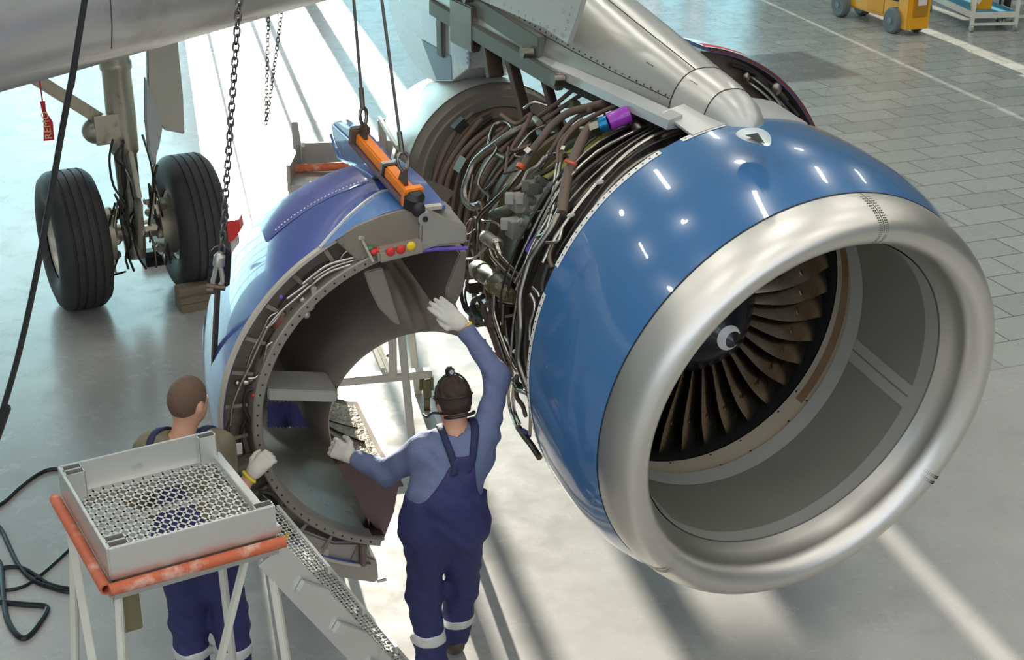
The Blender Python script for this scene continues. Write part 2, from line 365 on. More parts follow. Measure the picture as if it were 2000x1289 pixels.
# --- inlet cowl and lip
def ell(a0,r0,a1,r1,n,first):  # quarter ellipse; first: radial tangent start
    return [(a0+(a1-a0)*(math.sin(t) if first else 1-math.cos(t)), r1+(r0-r1)*(math.cos(t) if first else 1-math.sin(t))) for t in np.linspace(0,PI/2,n)]
m=MB(); m.lathe([(.318,1.143),(.42,1.150),(.55,1.153),(.68,1.146),(.80,1.118),(.901,1.080)],EP,n=160)
m.lathe([(.318,1.143),(.318,1.06)],EP,n=160,m=0); m.build('inlet_cowl',BLUE,eng,sharp=60)
lip=[(.901,1.079)]+ell(.901,1.079,1.115,.986,10,True)[1:]+[(.998+.117*math.cos(t),.986-.096*math.sin(t)) for t in np.linspace(0,PI/2,9)][1:]+[(.95,.872),(.901,.853)]
m=MB(); m.lathe(lip,EP,n=180)
def dot(mb,a,r,t,s=.0042,mm=1):
    p=EP(a,r,t); q=EP(a,r+.002,t); n=nrm(q-p); x=nrm(np.cross(n,EN1)); y=np.cross(n,x)
    mb.add([q+s*(math.cos(k)*x+math.sin(k)*y) for k in np.linspace(0,2*PI,6,endpoint=False)],[tuple(range(6))],mm)
for k in range(190): dot(m,.916,1.0755,2*PI*k/190)
lipi=list(zip(*lip)); 
def lipat(i,t,dt): 
    a,r=lip[i]; dot(m,a,r+.001,t+dt)
tseam=[R(97),R(214),R(318)]
for ts in tseam:
    for i in range(1,len(lip)-2):
        for f_ in (0,.5):
            a=lip[i][0]*(1-f_)+lip[i+1][0]*f_; r=lip[i][1]*(1-f_)+lip[i+1][1]*f_
            for dt in (-.022,-.012,.012,.022): dot(m,a,r,ts+dt)
    G=[[EP(a,r+.0008,ts-.0016),EP(a,r+.0008,ts+.0016)] for a,r in lip]; m.grid(G,1)
m.build('inlet_lip',[LIPM,DARK],eng,sharp=60,recalc=False)
m=MB(); m.lathe([(.895,1.082),(.901,1.0815)],EP,n=180); m.build('seam_line',DARK,eng)
# white dotted edge of the cowl
m=MB()
for t0,t1 in ((R(-62),R(22)),(R(29),R(66)),(R(72),R(84))):
    m.lathe([(.316,1.1445),(.345,1.1475)],EP,t0,t1,n=60)
    k=int((t1-t0)/.035)
    for i in range(k): dot(m,.331,1.1465,t0+(i+.5)*(t1-t0)/k,.0055)
m.build('cowl_edge_strip',[WHITE,DARK],eng,recalc=False)
# white underside band painting the sunlit floor's reflection into the cowl
m=MB(); m.lathe([(.36,1.1495),(.55,1.1545),(.68,1.1475),(.80,1.1195),(.90,1.0815)],EP,R(258),R(306),n=40); m.build('floor_reflection_band',WHITE,eng)
# flush scoop on top
m=MB()
pc=[(1437,262),(1450,251),(1476,249),(1496,255),(1506,268),(1503,284),(1484,281),(1455,274)]
P=[]
for x,y in smooth(pc,3,True): P.append(ecyl(x,y,1.166))
c=ecyl(1473,265,1.172); m.add(P+[c],[(i,(i+1)%len(P),len(P)) for i in range(len(P))]); 
sc=[ecyl(x,y,1.180) for x,y in ((1455,263),(1480,259),(1495,281))]
m.add(sc,[(0,1,2)],1); m.build('cowl_scoop',[PALE,DARK],eng,recalc=False)
# --- inlet duct
m=MB(); m.lathe([(.901,.853),(.80,.846),(.55,.848),(.30,.860),(.19,.866)],EP,n=140); m.build('inlet_duct',DUCT,eng,sharp=60)
m=MB()
for a0,a1 in ((.80,.895),(.185,.27)): m.lathe([(a0,.8445),(a1,.8465 if a0>.5 else .8600)],EP,n=140)
for tc_ in (R(196),R(316),R(76)):
    m.lathe([(.27,.858),(.45,.8500),(.65,.8440),(.80,.8440)],EP,tc_-.075,tc_-.006,n=6); m.lathe([(.27,.858),(.45,.8500),(.65,.8440),(.80,.8440)],EP,tc_+.006,tc_+.075,n=6)
m.build('liner_frame',DUCTL,eng,recalc=False)
m=MB(); m.lathe([(.19,.868),(.03,.8715)],EP,n=140)
for tt in (R(222),R(232),R(250),R(263),R(280)):
    for aa in (.05,.15): dot(m,aa,.866,tt,.008)
m.build('fan_case_ring',[BEIGE,DARK],eng,recalc=False)
m=MB(); m.lathe([(.135,.8668),(.075,.8683)],EP,R(100),R(224),n=50); m.build('worn_strip',RUST,eng,recalc=False)
m=MB(); m.lathe([(.02,.873),(-.02,.874),(-.30,.872),(-.42,.86),(-.42,.2)],EP,n=90); m.build('fan_chamber',mat('fan_shade_black',(.008,.008,.008),.8,0,.1,5),eng)  # near-black colour paints the shade of the interior behind the blades
# --- spinner
m=MB(); m.lathe([(.355,.002),(.348,.018),(.32,.055),(.22,.175),(.11,.275),(.03,.340)],EP,n=64); m.build('spinner',mat('spinner_black',(.010,.013,.022),.3,0,.1,5,coat=.5),eng)
m=MB(); m.lathe([(.03,.3405),(-.02,.35),(-.10,.355)],EP,n=64); m.build('spinner_rim',STEEL,eng)
m=MB(); G=[]
for k in range(31):   # comma shaped swirl painted on the cone
    t=R(-135)+R(300)*k/30; wd=.034*math.sin(PI*min(1,(k+1.5)/32))**.7
    def sp(rr): 
        a=np.interp(rr,[.018,.055,.175,.275],[.348,.32,.22,.11]); return EP(a+.002,rr+.001,t)
    G.append([sp(.060-wd*.7),sp(.060+wd*.3)])
m.grid(G); m.build('swirl_mark',WHITE,eng,recalc=False)
# --- fan blades: one mesh shared by 36 copies
def blade_mesh():
    m=MB(); G=[]
    for i in range(13):
        f_=i/12; r=.325+f_*.520; st=R(24)+R(38)*f_**.8; ch=.15+.075*math.sin(PI*min(1,f_*1.05))*.9+.03*f_; th_=.010*(1-f_)+.003
        row=[]
        for sgn in (1,-1):
            for j in (range(9) if sgn==1 else range(7,0,-1)):
                x=j/8-.5; cam_=.12*ch*(1-4*x*x)*(1-.55*f_); tt=th_*math.sqrt(max(0,1-4*x*x))*sgn+cam_
                ax=math.cos(st)*x*ch+math.sin(st)*tt; tg=math.sin(st)*x*ch-math.cos(st)*tt
                row.append((tg,-ax+.052,r))
        G.append(row)
    m.grid(G,0,closev=True,capu=True)
    m.obox((.012,.02,.655),(.036,-.036,0),(.002,.002,0),(0,0,.007))
    return m
bm0=blade_mesh().build('fan_blade',BLADE,None,sharp=50)
mesh_b=bm0.data; bpy.data.objects.remove(bm0)
Bas=Matrix(((EN[1]*-1,-EN[0],0),(EN[0],-EN[1],0),(0,0,1)))
ex=np.cross(-EN,UP)
for k in range(36):
    o=bpy.data.objects.new('fan_blade',mesh_b); COL.objects.link(o); o.parent=eng
    t=2*PI*k/36+.04; rad=math.sin(t)*UP+math.cos(t)*EU; tan=-(math.cos(t)*UP-math.sin(t)*EU)
    M=Matrix(((tan[0],-EN[0],rad[0],EC[0]-eng.location[0]),(tan[1],-EN[1],rad[1],EC[1]-eng.location[1]),(tan[2],-EN[2],rad[2],EC[2]),(0,0,0,1)))
    o.matrix_local=M
# --- fan case, core and nozzle behind the cowl
m=MB(); m.lathe([(.33,1.05),(.27,1.05),(.26,1.00),(.20,.995),(.19,1.035),(.165,1.035),(.155,.99),(.05,.985),(.04,1.015),(.01,1.015),(0,.98),(-.12,.95),(-.13,.985),(-.16,.985),(-.17,.91),(-.30,.87),(-.31,.89),(-.345,.89),(-.35,.83),(-.50,.78),(-.50,.70)],EP,n=110); m.build('fan_case',CASE,eng,sharp=30)
m=MB(); m.lathe([(-.50,.74),(-.62,.76),(-.64,.80),(-.67,.80),(-.68,.74),(-.95,.70),(-.96,.74),(-1.0,.74),(-1.01,.66),(-1.3,.58)],EP,n=90); m.build('intermediate_case',GREYG,eng,sharp=30)
m=MB(); m.lathe([(-1.3,.60),(-1.31,.64),(-1.36,.64),(-1.37,.56),(-1.7,.50),(-1.71,.53),(-1.75,.53),(-1.76,.46),(-2.2,.42),(-2.62,.42)],EP,n=80); m.build('core_case',CASEB,eng,sharp=30)
m=MB(); m.lathe([(-2.55,.40),(-2.60,.50)],EP,n=90); m.build('rear_bulkhead',CASEB,eng)
m=MB(); m.lathe([(-2.58,.49),(-2.58,.55),(-2.60,.555),(-2.60,.60),(-2.64,.605),(-2.70,.63)],EP,n=90); m.build('nozzle_flange',mat('flange_grey',(.33,.30,.26),.4,.6,.15,5),eng,sharp=30)
m=MB(); m.lathe([(-2.68,.632),(-2.85,.635),(-3.1,.605),(-3.45,.53),(-3.6,.48),(-3.6,.46),(-3.2,.50)],EP,n=90); m.build('exhaust_nozzle',mat('pale_nozzle',(.72,.70,.66),.35,.5,.06,2),eng)
m=MB(); m.lathe([(-.53,.765),(-.60,.775)],EP,R(40),R(100),n=30); m.lathe([(-.70,.76),(-.80,.75),(-.92,.73)],EP,R(48),R(98),n=30); m.build('primer_panel',YELG,eng,recalc=False)
# perforated strips round the cases
m=MB(); m.lathe([(-1.06,.79),(-1.06,.70),(-1.02,.70),(-1.02,.79)],EP,R(-70),R(100),n=70,closeprof=True); m.build('bulkhead_rib',OLIVE,eng,sharp=30)
m=MB()
for aa in (-.40,-.22): m.lathe([(aa,.93),(aa,.80),(aa-.02,.80),(aa-.02,.93)],EP,R(-80),R(95),n=70,closeprof=True)
m.build('case_stiffener',STEELD,eng,sharp=30)
# --- hoses and pipes (traced as they run over the case)
pc_=0
def run(name,pts,r,rad,mt,seg=6,n=8):
    k=len(pts); rr=[r]*k if np.isscalar(r) else np.interp(np.linspace(0,1,k),np.linspace(0,1,len(r)),r)
    P=[ecyl(x,y,q) for (x,y),q in zip(pts,rr)]
    m=MB(); m.tube(smooth(P,seg),rad,n); return m.build(name,mt,eng,sharp=60)
C7=lambda p:crop(850,150,3.222,p); C8=lambda p:crop(850,400,2.578,p)
run('large_hose',C7([(1060,165),(960,190),(830,230),(730,310),(660,400),(600,480),(545,585)]),[1.08,1.0,.95],.021,HOSE)
run('steel_pipe',C7([(545,585),(470,680),(380,775),(300,850),(270,900),(268,960)]),[.95,.95,.93],.014,STEELD)
run('hose',C7([(1100,160),(1000,205),(900,250),(820,320),(770,400),(715,490)]),[1.06,.98,.92],.013,HOSE)
run('hose',C7([(1140,180),(1030,228),(920,290),(850,350),(800,430),(790,540)]),[1.08,1.0,.97],.012,HOSE)
run('hose',C7([(930,265),(850,330),(780,420),(770,545)]),[1.0,.98],.009,HOSE)
run('steel_pipe',C7([(790,540),(770,650),(740,850),(690,960),(630,1060),(575,1180),(540,1280)]),[.98,1.03,1.05],.0085,STEEL)
run('steel_pipe',C7([(768,545),(752,650),(722,850),(670,955),(610,1060),(560,1180),(500,1290)]),[.98,1.03,1.05],.0075,STEEL)
run('large_hose',C7([(990,305),(955,345),(920,410),(872,520),(835,620),(812,740),(797,860)]),[1.06,1.04,1.06],.028,HOSE)
run('steel_pipe',crop(850,400,2.578,[(634,18),(590,110),(530,200),(480,280),(448,380),(428,480),(433,620),(420,760),(440,850),(475,935)]),[1.06,1.09],.020,STEELD)
run('clamp_band',C7([(822,528),(850,538),(882,548)]),1.085,.009,ORTAG,2)
run('clamp_band',C7([(600,455),(575,480)]),.985,.026,STEEL,2); run('clamp_band',C7([(545,550),(530,575)]),.97,.024,ORTAG,2)
for p in ([(985,180),(970,210)],[(810,445),(800,470)],[(685,1000),(650,1010)]): run('clamp_band',C7(p),1.05,.016,STEEL,2)
# capped coupling
cap=MB(); P=[ecyl(1188,239,1.085),ecyl(1228,222,1.085)]; cap.tube([P[0],P[0]+(P[1]-P[0])*.1,P[1]],[.042,.046,.046],20); capo=cap.build('coupling_cap',PURPLE,eng)
P2=[ecyl(1173,245,1.083),ecyl(1189,239,1.085)]; m=MB(); m.cyl(P2[0],P2[1],.041,20); m.build('coupling_collar',CYAN,eng)
m=MB(); m.cyl(ecyl(1156,251,1.08),P2[0],.036,6); m.build('coupling_nut',STEEL,eng)
# big dark air duct and its loop
run('air_duct',C7([(640,280),(560,310),(470,365),(380,430),(310,480),(250,540),(215,620),(190,700),(195,770),(235,815),(290,800)]),[.80,.75,.72],[.022]*4+[.028]*57 if False else .026,STEELD,6,12)
run('air_duct',C7([(340,430),(355,350),(385,300),(430,283),(470,300),(490,340)]),.66,.015,STEELD)
run('air_duct',C7([(350,465),(400,490),(450,515)]),.74,.020,STEELD)
for p in ([(890,60),(760,170),(650,250)],[(985,85),(930,105),(800,190),(685,275)]): run('hose',C7(p),[1.0,.85],.013,HOSE)
run('pipe_coupling',C7([(625,262),(655,290)]),.86,.020,CAST,2); 
run('steel_pipe',C7([(700,300),(600,350),(505,480),(540,505)]),[.9,.86],.005,STEEL)
run('steel_pipe',C7([(690,500),(640,560),(580,600),(545,670),(520,700)]),[.9,.9],.010,CAST)
# lower accessories
def lump(name,x,y,r,sz,mt,yaw=0,roll=0,parts=()):
    p=ecyl(x,y,r); m=MB(); ax=[EU*math.cos(roll)+UP*math.sin(roll),EN,-EU*math.sin(roll)+UP*math.cos(roll)]
    if not parts: m.ball(p,sz,0,8,ax)
    else: m.obox(p,ax[0]*sz[0]*.7,ax[1]*sz[1]*.8,ax[2]*sz[2]*.8)
    for k,d in enumerate(parts):
        q=p+ax[0]*d[0]+ax[1]*d[1]+ax[2]*d[2]; s0=nrm(q-EC-EN*np.dot(q-EC,EN)); e=d[3]
        if k%3==0: m.cyl(q-s0*e,q+s0*e*1.2,e*.7,12); m.cyl(q+s0*e*1.1,q+s0*e*1.5,e*.45,6)
        elif k%3==1: m.obox(q,nrm(ax[0]+ax[1]*.5)*e*.8,nrm(ax[1]-ax[0]*.5)*e*.6,ax[2]*e)
        else: m.cyl(q-ax[1]*e*1.3,q+ax[1]*e*1.3,e*.55,12)
    return m.build(name,mt,eng,sharp=40,bevel=.004 if parts else 0)
def can(name,p,q,r,rad,mt,rings=2):
    a,b=ecyl(*p,r),ecyl(*q,r); m=MB(); d=b-a
    m.tube([a,a+d*.08,a+d*.5,a+d*.92,b],[rad*.75,rad,rad,rad,rad*.7],16)
    for k in range(rings): c=a+d*(.25+.5*k/max(1,rings-1)); m.cyl(c-d*.03,c+d*.03,rad*1.1,16)
    return m.build(name,mt,eng,sharp=40)
can('fuel_canister',(928,522),(985,560),.98,.052,GREYG)
can('oil_canister',(955,552),(1000,580),1.0,.04,OLIVE)
can('valve_body',(945,460),(975,480),.95,.035,CAST)
can('valve_neck',(968,470),(978,500),.96,.022,STEEL,1)
lump('gear_casting',1012,395,.96,(.055,.075,.05),CAST,parts=((.05,.03,.02,.035),(-.05,.0,.03,.03),(.0,-.06,-.02,.035),(.03,.05,-.04,.03),(-.02,.06,.04,.025)))
lump('gear_casting',1005,445,.97,(.05,.06,.06),CAST,parts=((.04,.04,.03,.03),(-.04,-.03,.02,.03),(.03,-.05,-.03,.03)))
lump('gear_casting',1040,365,.96,(.06,.05,.04),GREYG,parts=((.04,.02,.03,.03),(-.05,.02,.02,.025)))
lump('connector_block',905+340,245,1.02,(.035,.05,.03),STEELD)
lump('fuel_pump',975,600,.96,(.06,.06,.07),CASEB,parts=((.04,.04,.04,.04),(-.03,.0,-.06,.04)))
can('starter',(960,420),(1000,408),.90,.03,GREYG)
for pts,r,rad,mt in (
 ([(600,0),(560,125),(500,235),(440,335),(412,480),(392,620),(380,790)],1.04,.008,STEEL),
 ([(275,225),(290,265),(330,310),(400,380),(435,425)],1.0,.011,STEELD),
 ([(330,255),(380,310),(440,370)],1.02,.010,STEELD),
 ([(300,400),(297,500),(302,560),(340,680),(390,800),(412,835)],1.02,.012,STEEL),
 ([(240,520),(300,680),(340,800),(375,880)],.98,.018,HOSE),
 ([(270,560),(320,690),(355,790)],1.0,.008,STEELD),
 ([(480,450),(500,490),(498,540),(480,600),(478,680)],1.09,.010,STEEL),
 ([(490,415),(515,440),(525,465)],1.10,.008,STEEL),
 ([(320,480),(395,492)],1.02,.009,STEEL),([(345,495),(340,600)],1.0,.010,STEELD),([(355,560),(400,552)],1.0,.008,STEELD),
 ([(380,880),(368,950),(378,1030),(400,1090),(415,1130)],1.02,.010,STEEL),
 ([(395,900),(390,970),(400,1040),(425,1100)],1.04,.010,STEEL),
 ([(410,860),(410,960),(440,1010),(455,1060)],1.06,.012,HOSE),
 ([(440,940),(470,960),(480,1030),(478,1150)],1.10,.010,STEELD),
 ([(160,180),(150,260),(200,265),(255,215),(260,190)],.94,.006,STEEL),
 ([(190,130),(170,200),(165,280),(180,330)],.92,.007,STEELD),
 ([(150,340),(130,430),(150,520),(190,560)],.92,.012,HOSEB),
 ([(165,380),(150,450),(170,530),(210,560),(250,600)],.93,.006,HOSEB),
 ([(240,460),(200,475),(190,510),(215,560),(260,600)],.98,.016,HOSEB),
 ([(200,60),(240,80),(300,85),(330,110)],.92,.007,STEEL),
 ([(220,40),(215,150),(210,250)],.90,.006,STEELD),
 ([(480,50),(500,40),(560,20)],.97,.005,STEEL),
 ([(420,1120),(450,1165),(478,1200),(505,1240),(525,1270)],[1.06,1.10],.018,CASEB),
 ([(640,110),(620,180),(560,190)],1.09,.009,STEEL),([(600,190),(575,260),(590,320)],1.08,.013,CASEB),([(570,300),(545,380),(540,440)],1.09,.012,HOSEB),
 ([(455,940),(420,930),(400,900)],1.07,.014,STEELD),([(350,840),(380,870),(400,880)],1.0,.016,CAST)):
    run('pipe',C8(pts),r,rad,mt)
run('violet_sleeve',C7([(660,990),(620,1040),(585,1100)]),1.0,.018,VIOLET,3)
run('violet_sleeve',C8([(440,1140),(470,1160)]),1.08,.020,VIOLET,3)
for x,y in ((1008,685),(1172,355),(1115,420)): lump('data_plate',x,y,1.075,(.022,.004,.012),LABW)
# looms round the rear core and odd pipes between them
for k in range(9):
    a=-1.45-.105*k; rr=.66-.012*k+.02*(k%3)
    m=MB(); m.tube([EP(a+.03*math.sin(q*3+k),rr+.015*math.sin(5*q+k),q) for q in np.linspace(R(-60),R(62),22)],.020 if k%2 else .014,8); m.build('loom_hose',HOSE if k%3 else CASEB,eng,sharp=60)
m=MB(); m.lathe([(-1.9,.69),(-1.9,.64),(-1.80,.64),(-1.80,.69)],EP,R(28),R(36),n=8,closeprof=True); m.build('loom_clamp',CASEB,eng)
m=MB(); m.lathe([(-2.3,.66),(-2.3,.60),(-2.24,.60),(-2.24,.66)],EP,R(46),R(54),n=8,closeprof=True); m.build('loom_clamp',HOSEB,eng)
for k in range(7):
    m=MB(); m.tube([EP(-2.44+.03*math.sin(q*4+k),.27+.037*k+.008*math.sin(6*q+k),q) for q in np.linspace(R(-70),R(78),24)],.014,8); m.build('loom_hose',(HOSE,CASEB,HOSEB)[k%3],eng,sharp=60)
rs=random.Random(3)
for k in range(30):
    t=R(rs.uniform(-70,80)); a0=rs.uniform(-1.5,-.45); r0=rs.uniform(.80,.93); ln=rs.uniform(.25,.7); pts=[]
    for q in range(6):
        pts.append(EP(a0+ln*q/5*rs.uniform(.7,1.1),r0+rs.uniform(-.03,.03),t)); t+=R(rs.uniform(-9,9))
    m=MB(); m.tube(smooth(pts,4),rs.choice((.006,.008,.010,.014)),6); m.build('pipe',rs.choice((STEEL,STEELD,HOSE,HOSEB,CASEB)),eng,sharp=60)
for k in range(14):
    t=R(rs.uniform(-75,85)); a0=rs.uniform(-1.1,-.3); p=EP(a0,rs.uniform(.84,.93),t); m=MB()
    m.obox(p,EU*rs.uniform(.02,.05),EN*rs.uniform(.02,.06),UP*rs.uniform(.02,.05)); m.build('bracket',rs.choice((STEELD,GREYG,CASEB,OLIVE)),eng,bevel=.006)
for k in range(8):   # wires arching over the fan case
    a0=-.25+.06*k; t0=R(rs.uniform(40,60)); m=MB(); m.tube([EP(a0+.02*math.sin(4*q),1.03+.012*math.sin(7*q+k),q) for q in np.linspace(R(5+4*k),R(88),16)],.006+.002*(k%3),6); m.build('case_wire',(HOSEB,STEELD,STEEL)[k%3],eng,sharp=60)
# ================================================================ pylon, wing, landing gear
pyl=thing('engine_pylon','long bare metal pylon fairing above the blue engine cowl','pylon',(EC[0]-1.2*EN[0],EC[1]-1.2*EN[1],2.8))
def PP(a,w,h): return EC+EN*a+EU*w+UP*h
secs=[(.42,.03,1.06,.02,1.095),(.37,.10,1.06,.06,1.145),(.28,.14,1.07,.09,1.198),(.12,.17,1.08,.12,1.245),(-.05,.20,1.08,.14,1.275),(-.5,.25,1.08,.16,1.375),(-1.0,.28,1.08,.17,1.485),(-1.6,.31,1.08,.19,1.66),(-2.4,.33,1.08,.21,1.86),(-3.3,.34,1.08,.22,2.05)]
def psec(a,wb,hb,wt,ht):
    q=[]
    for t in np.linspace(0,PI,15):
        c_,s_=math.cos(t),math.sin(t)
        w=(abs(c_)**.75)*math.copysign(1,c_); h=abs(s_)**.85
        q.append(PP(a,-w*(wb*(1-h)**.5*.0+ (wb+(wt-wb)*h)) if False else -w*(wb+(wt-wb)*h*.6),hb+(ht-hb)*h))
    return q
def ploft(lo,hi):
    A=[s_[0] for s_ in secs]; idx=[s_ for s_ in secs if lo<s_[0]<hi]; arr=np.array(secs)[::-1]
    ends=[tuple(np.interp(e,arr[:,0],arr[:,k]) for k in range(5)) for e in (hi,lo)]
    G=[psec(*e) for e in [ends[0]]+idx+[ends[1]]]; m=MB(); m.grid(G,capu=True); return m
ploft(-3.3,-.05).build('main_fairing',PYLM,pyl,sharp=50)
ploft(-.052,.20).build('front_fairing',mat('pylon_front_panel',(.62,.60,.56),.33,.6,.06,2,coat=.2),pyl,sharp=50)
ploft(.198,.42).build('nose_cap',mat('pylon_nose_cap',(.50,.51,.49),.4,.5,.05,3),pyl,sharp=50)
m=MB()   # panel joints and a long crease line
for aa in (-.05,.199): 
    arr=np.array(secs)[::-1]; q=psec(*[np.interp(aa,arr[:,0],arr[:,k]) for k in range(5)]); m.tube(q,.0035,4)
arr=np.array(secs)[::-1]
m.tube([psec(*[np.interp(aa,arr[:,0],arr[:,k]) for k in range(5)])[6] for aa in np.linspace(-3.2,-.05,24)],.003,4)
m.tube([psec(*[np.interp(aa,arr[:,0],arr[:,k]) for k in range(5)])[1] for aa in np.linspace(-3.2,-.05,24)],.003,4)
m.build('panel_joint',DARK,pyl)
m=MB(); rs=random.Random(5)
for aa in np.linspace(-1.7,-.1,26):
    s_=[np.interp(aa,arr[:,0],arr[:,k]) for k in range(5)]; q=psec(*s_); 
    for j in (1,):
        p=q[j]+(q[j+1]-q[j])*.18; m.ball(p,.006,0,3)
m.build('fastener_row',DARK,pyl)
for aa,j in ((-.28,3),(.06,4)):   # tiny stencilled data blocks
    m=MB(); q=psec(*[np.interp(aa,arr[:,0],arr[:,k]) for k in range(5)]); q2=psec(*[np.interp(aa-.07,arr[:,0],arr[:,k]) for k in range(5)])
    for ii in range(4):
        f0,f1=ii/4,(ii+.6)/4
        a_=q[j]+(q2[j]-q[j])*f0; b_=q[j]+(q2[j]-q[j])*f1; up=(q[j+1]-q[j])*.16
        n=nrm(np.cross(b_-a_,up))*.002; n=n if np.dot(n,CAM-a_)>0 else -n
        for kk in (0,.5): m.add([a_+n+up*kk,b_+n+up*kk,b_+n+up*(kk+.35),a_+n+up*(kk+.35)],[(0,1,2,3)])
    m.build('data_stencil',DARK,pyl,recalc=False)
# light ledge along the lower left edge and skirt over the cowl
m=MB(); G=[]
for aa in np.linspace(-2.7,.17,14): G.append([PP(aa,-.25-.02*(aa<-.6),1.115),PP(aa,-.325,1.095),PP(aa,-.335,1.05),PP(aa,-.25,1.05)])
m.grid(G,0,closev=True,capu=True); m.build('lower_ledge',mat('ledge_grey',(.50,.51,.50),.36,.5,.08,3),pyl,sharp=30)
m=MB(); G=[]
for aa in np.linspace(.05,.335,6): G.append([EP(aa,1.152,t) for t in np.linspace(R(75),R(108),9)])
m.sheet(G,(0,0,-.012)); m.build('cowl_skirt',MATS['ledge_grey'],pyl,sharp=30)
# frames and fittings under the left side
m=MB(); m.bar(PP(-2.9,-.30,1.30),PP(-1.3,-.30,1.16),.05,.12); m.bar(PP(-2.9,-.33,1.12),PP(-1.0,-.33,1.03),.05,.10)
m.build('side_beam',GREYG,pyl,bevel=.006)
m=MB(); m.obox(PP(-2.35,-.33,1.10),EN*.18,EU*.03,UP*.14); m.build('hanger_box',STEELD,pyl,bevel=.008)
m=MB(); m.bar(PP(-1.75,-.30,1.05),PP(-1.45,-.28,.55),.06,.06); m.bar(PP(-1.35,-.26,1.0),PP(-1.15,-.22,.6),.05,.05); m.bar(PP(-2.05,-.30,1.12),PP(-1.95,-.30,.85),.10,.06); m.build('mount_strut',CASEB,pyl,bevel=.006)
m=MB(); m.obox(PP(-1.4,0,1.02),EN*1.35,EU*.26,UP*.05); m.build('belly_beam',DARK,pyl)
for aa,h in ((-2.2,1.30),(-1.35,1.13),(-.95,1.06)):
    m=MB(); p=PP(aa,-.37,h); m.cyl(p-EU*.03,p+EU*.03,.035,14); m.build('pivot_boss',STEELD,pyl)
m=MB(); m.ball(PP(-2.35,-.31,1.52),(.05,.14,.09),0,8,[EU,EN,UP]); m.build('blister_cover',GREYG,pyl)
# riveted side panel and aft fairings
def ppoly(name,px,w,th,mt,parent=pyl,dots=()):
    P=[atp(x,y,EC+EU*w,EU) for x,y in px]; m=MB(); m.prism(P,EU*th)
    for x,y in dots: m.ball(atp(x,y,EC+EU*(w-.004),EU),.008,1,3)
    return m.build(name,[mt,DARK],parent,bevel=.004)
ppoly('riveted_panel',[(925,-30),(1145,-30),(1128,30),(1108,86),(1062,54),(985,20),(925,-5)],-.335,.03,mat('pale_riveted_panel',(.60,.60,.57),.42,.5,.06,3),dots=[(984+i*14,8+i*7.4) for i in range(9)]+[(1100+i*4,70-i*14) for i in range(5)]+[(1100,-8+0),(1098,22)])
ppoly('aft_fairing',[(745,-90),(760,20),(778,72),(800,112),(830,152),(848,158),(882,158),(915,133),(915,-90)],-.22,.45,PALE)
ppoly('aft_patch',[(822,75),(880,108),(882,156),(852,156)],-.225,.01,mat('blue_grey_patch',(.26,.36,.42),.35,.2,.06,4))
ppoly('aft_strip',[(880,-60),(915,-60),(915,131),(884,110)],-.23,.012,mat('pale_blue_strip',(.56,.66,.70),.3,.4,.1,3),dots=[(912,y) for y in range(5,125,9)])
m=MB(); m.obox(PP(-3.0,-.12,1.02),EN*.05,EU*.13,UP*.26); m.build('pylon_post',GREYG,pyl,bevel=.01)
# --- wing
wing=thing('wing_leading_edge','grey painted aircraft wing leading edge across the top left corner','wing',(-1.2,8.6,2.6))
WD=nrm(V(.70,.87,.055)); WB=nrm(V(-.414,.91,0))
def wsec(s):
    c=V(-.26,9.79,3.42)+WD*s; k=1-.03*s; q=[]
    for x,z in ((0,.0),(.02,.14),(.08,.26),(.2,.37),(.45,.46),(1.0,.52),(2.0,.48),(3.0,.32),(3.3,.26),(3.3,.22),(3.0,.10),(2.0,-.22),(1.0,-.42),(.5,-.44),(.25,-.38),(.12,-.29),(.04,-.17),(.01,-.08)):
        q.append(c+WB*x*k+UP*z*k)
    return q
G=[wsec(s) for s in np.linspace(-8,.6,20)]
m=MB(); m.grid(G,0,closev=True,capu=True); m.build('slat_skin',WINGM,wing,sharp=50)
m=MB()
for s0 in (-2.9,): m.tube([wsec(s0)[i]+0 for i in (3,2,1,0,17,16,15)],.004,4)
m.tube([wsec(s)[2]*.5+wsec(s)[3]*.5 for s in np.linspace(-8,.6,20)],.004,4)
m.build('panel_joint',STEELD,wing)
st=thing('warning_streamer','red cloth warning streamer with pale letters hanging under the wing','streamer',aty(90,196,8.0))
m=MB(); PX=[(78,198,88,197),(81,213,89,213),(84,222,92,221),(85,240,103,238),(85,275,106,273)]
G=[[aty(a,y1,8.0),aty(b,y2,8.0+.01)] for a,y1,b,y2 in PX]; m.sheet(G,(0,.004,0)); m.build('ribbon',REDF,st)
m=MB(); p=aty(83,198,8.0); m.tube([p,p+V(-.01,.02,.45)],.004,6); m.build('cord',REDF,st)
fc=bpy.data.curves.new('letters','FONT'); fc.body='REMO'; fc.size=.058; fc.extrude=.0015; fc.space_character=1.05
fo=bpy.data.objects.new('letters',fc); COL.objects.link(fo)
dg=bpy.context.evaluated_depsgraph_get(); me=bpy.data.meshes.new_from_object(fo.evaluated_get(dg)); bpy.data.objects.remove(fo)
me.materials.clear(); me.materials.append(YTXT); lo=bpy.data.objects.new('letters',me); COL.objects.link(lo); lo.parent=st
p=aty(102,271,7.985)-np.array(st.location); lo.matrix_local=Matrix.Translation(Vector(p))@Matrix.Rotation(R(-2),4,'Y')@Matrix.Rotation(PI/2,4,'X')@Matrix.Rotation(PI/2,4,'Z')
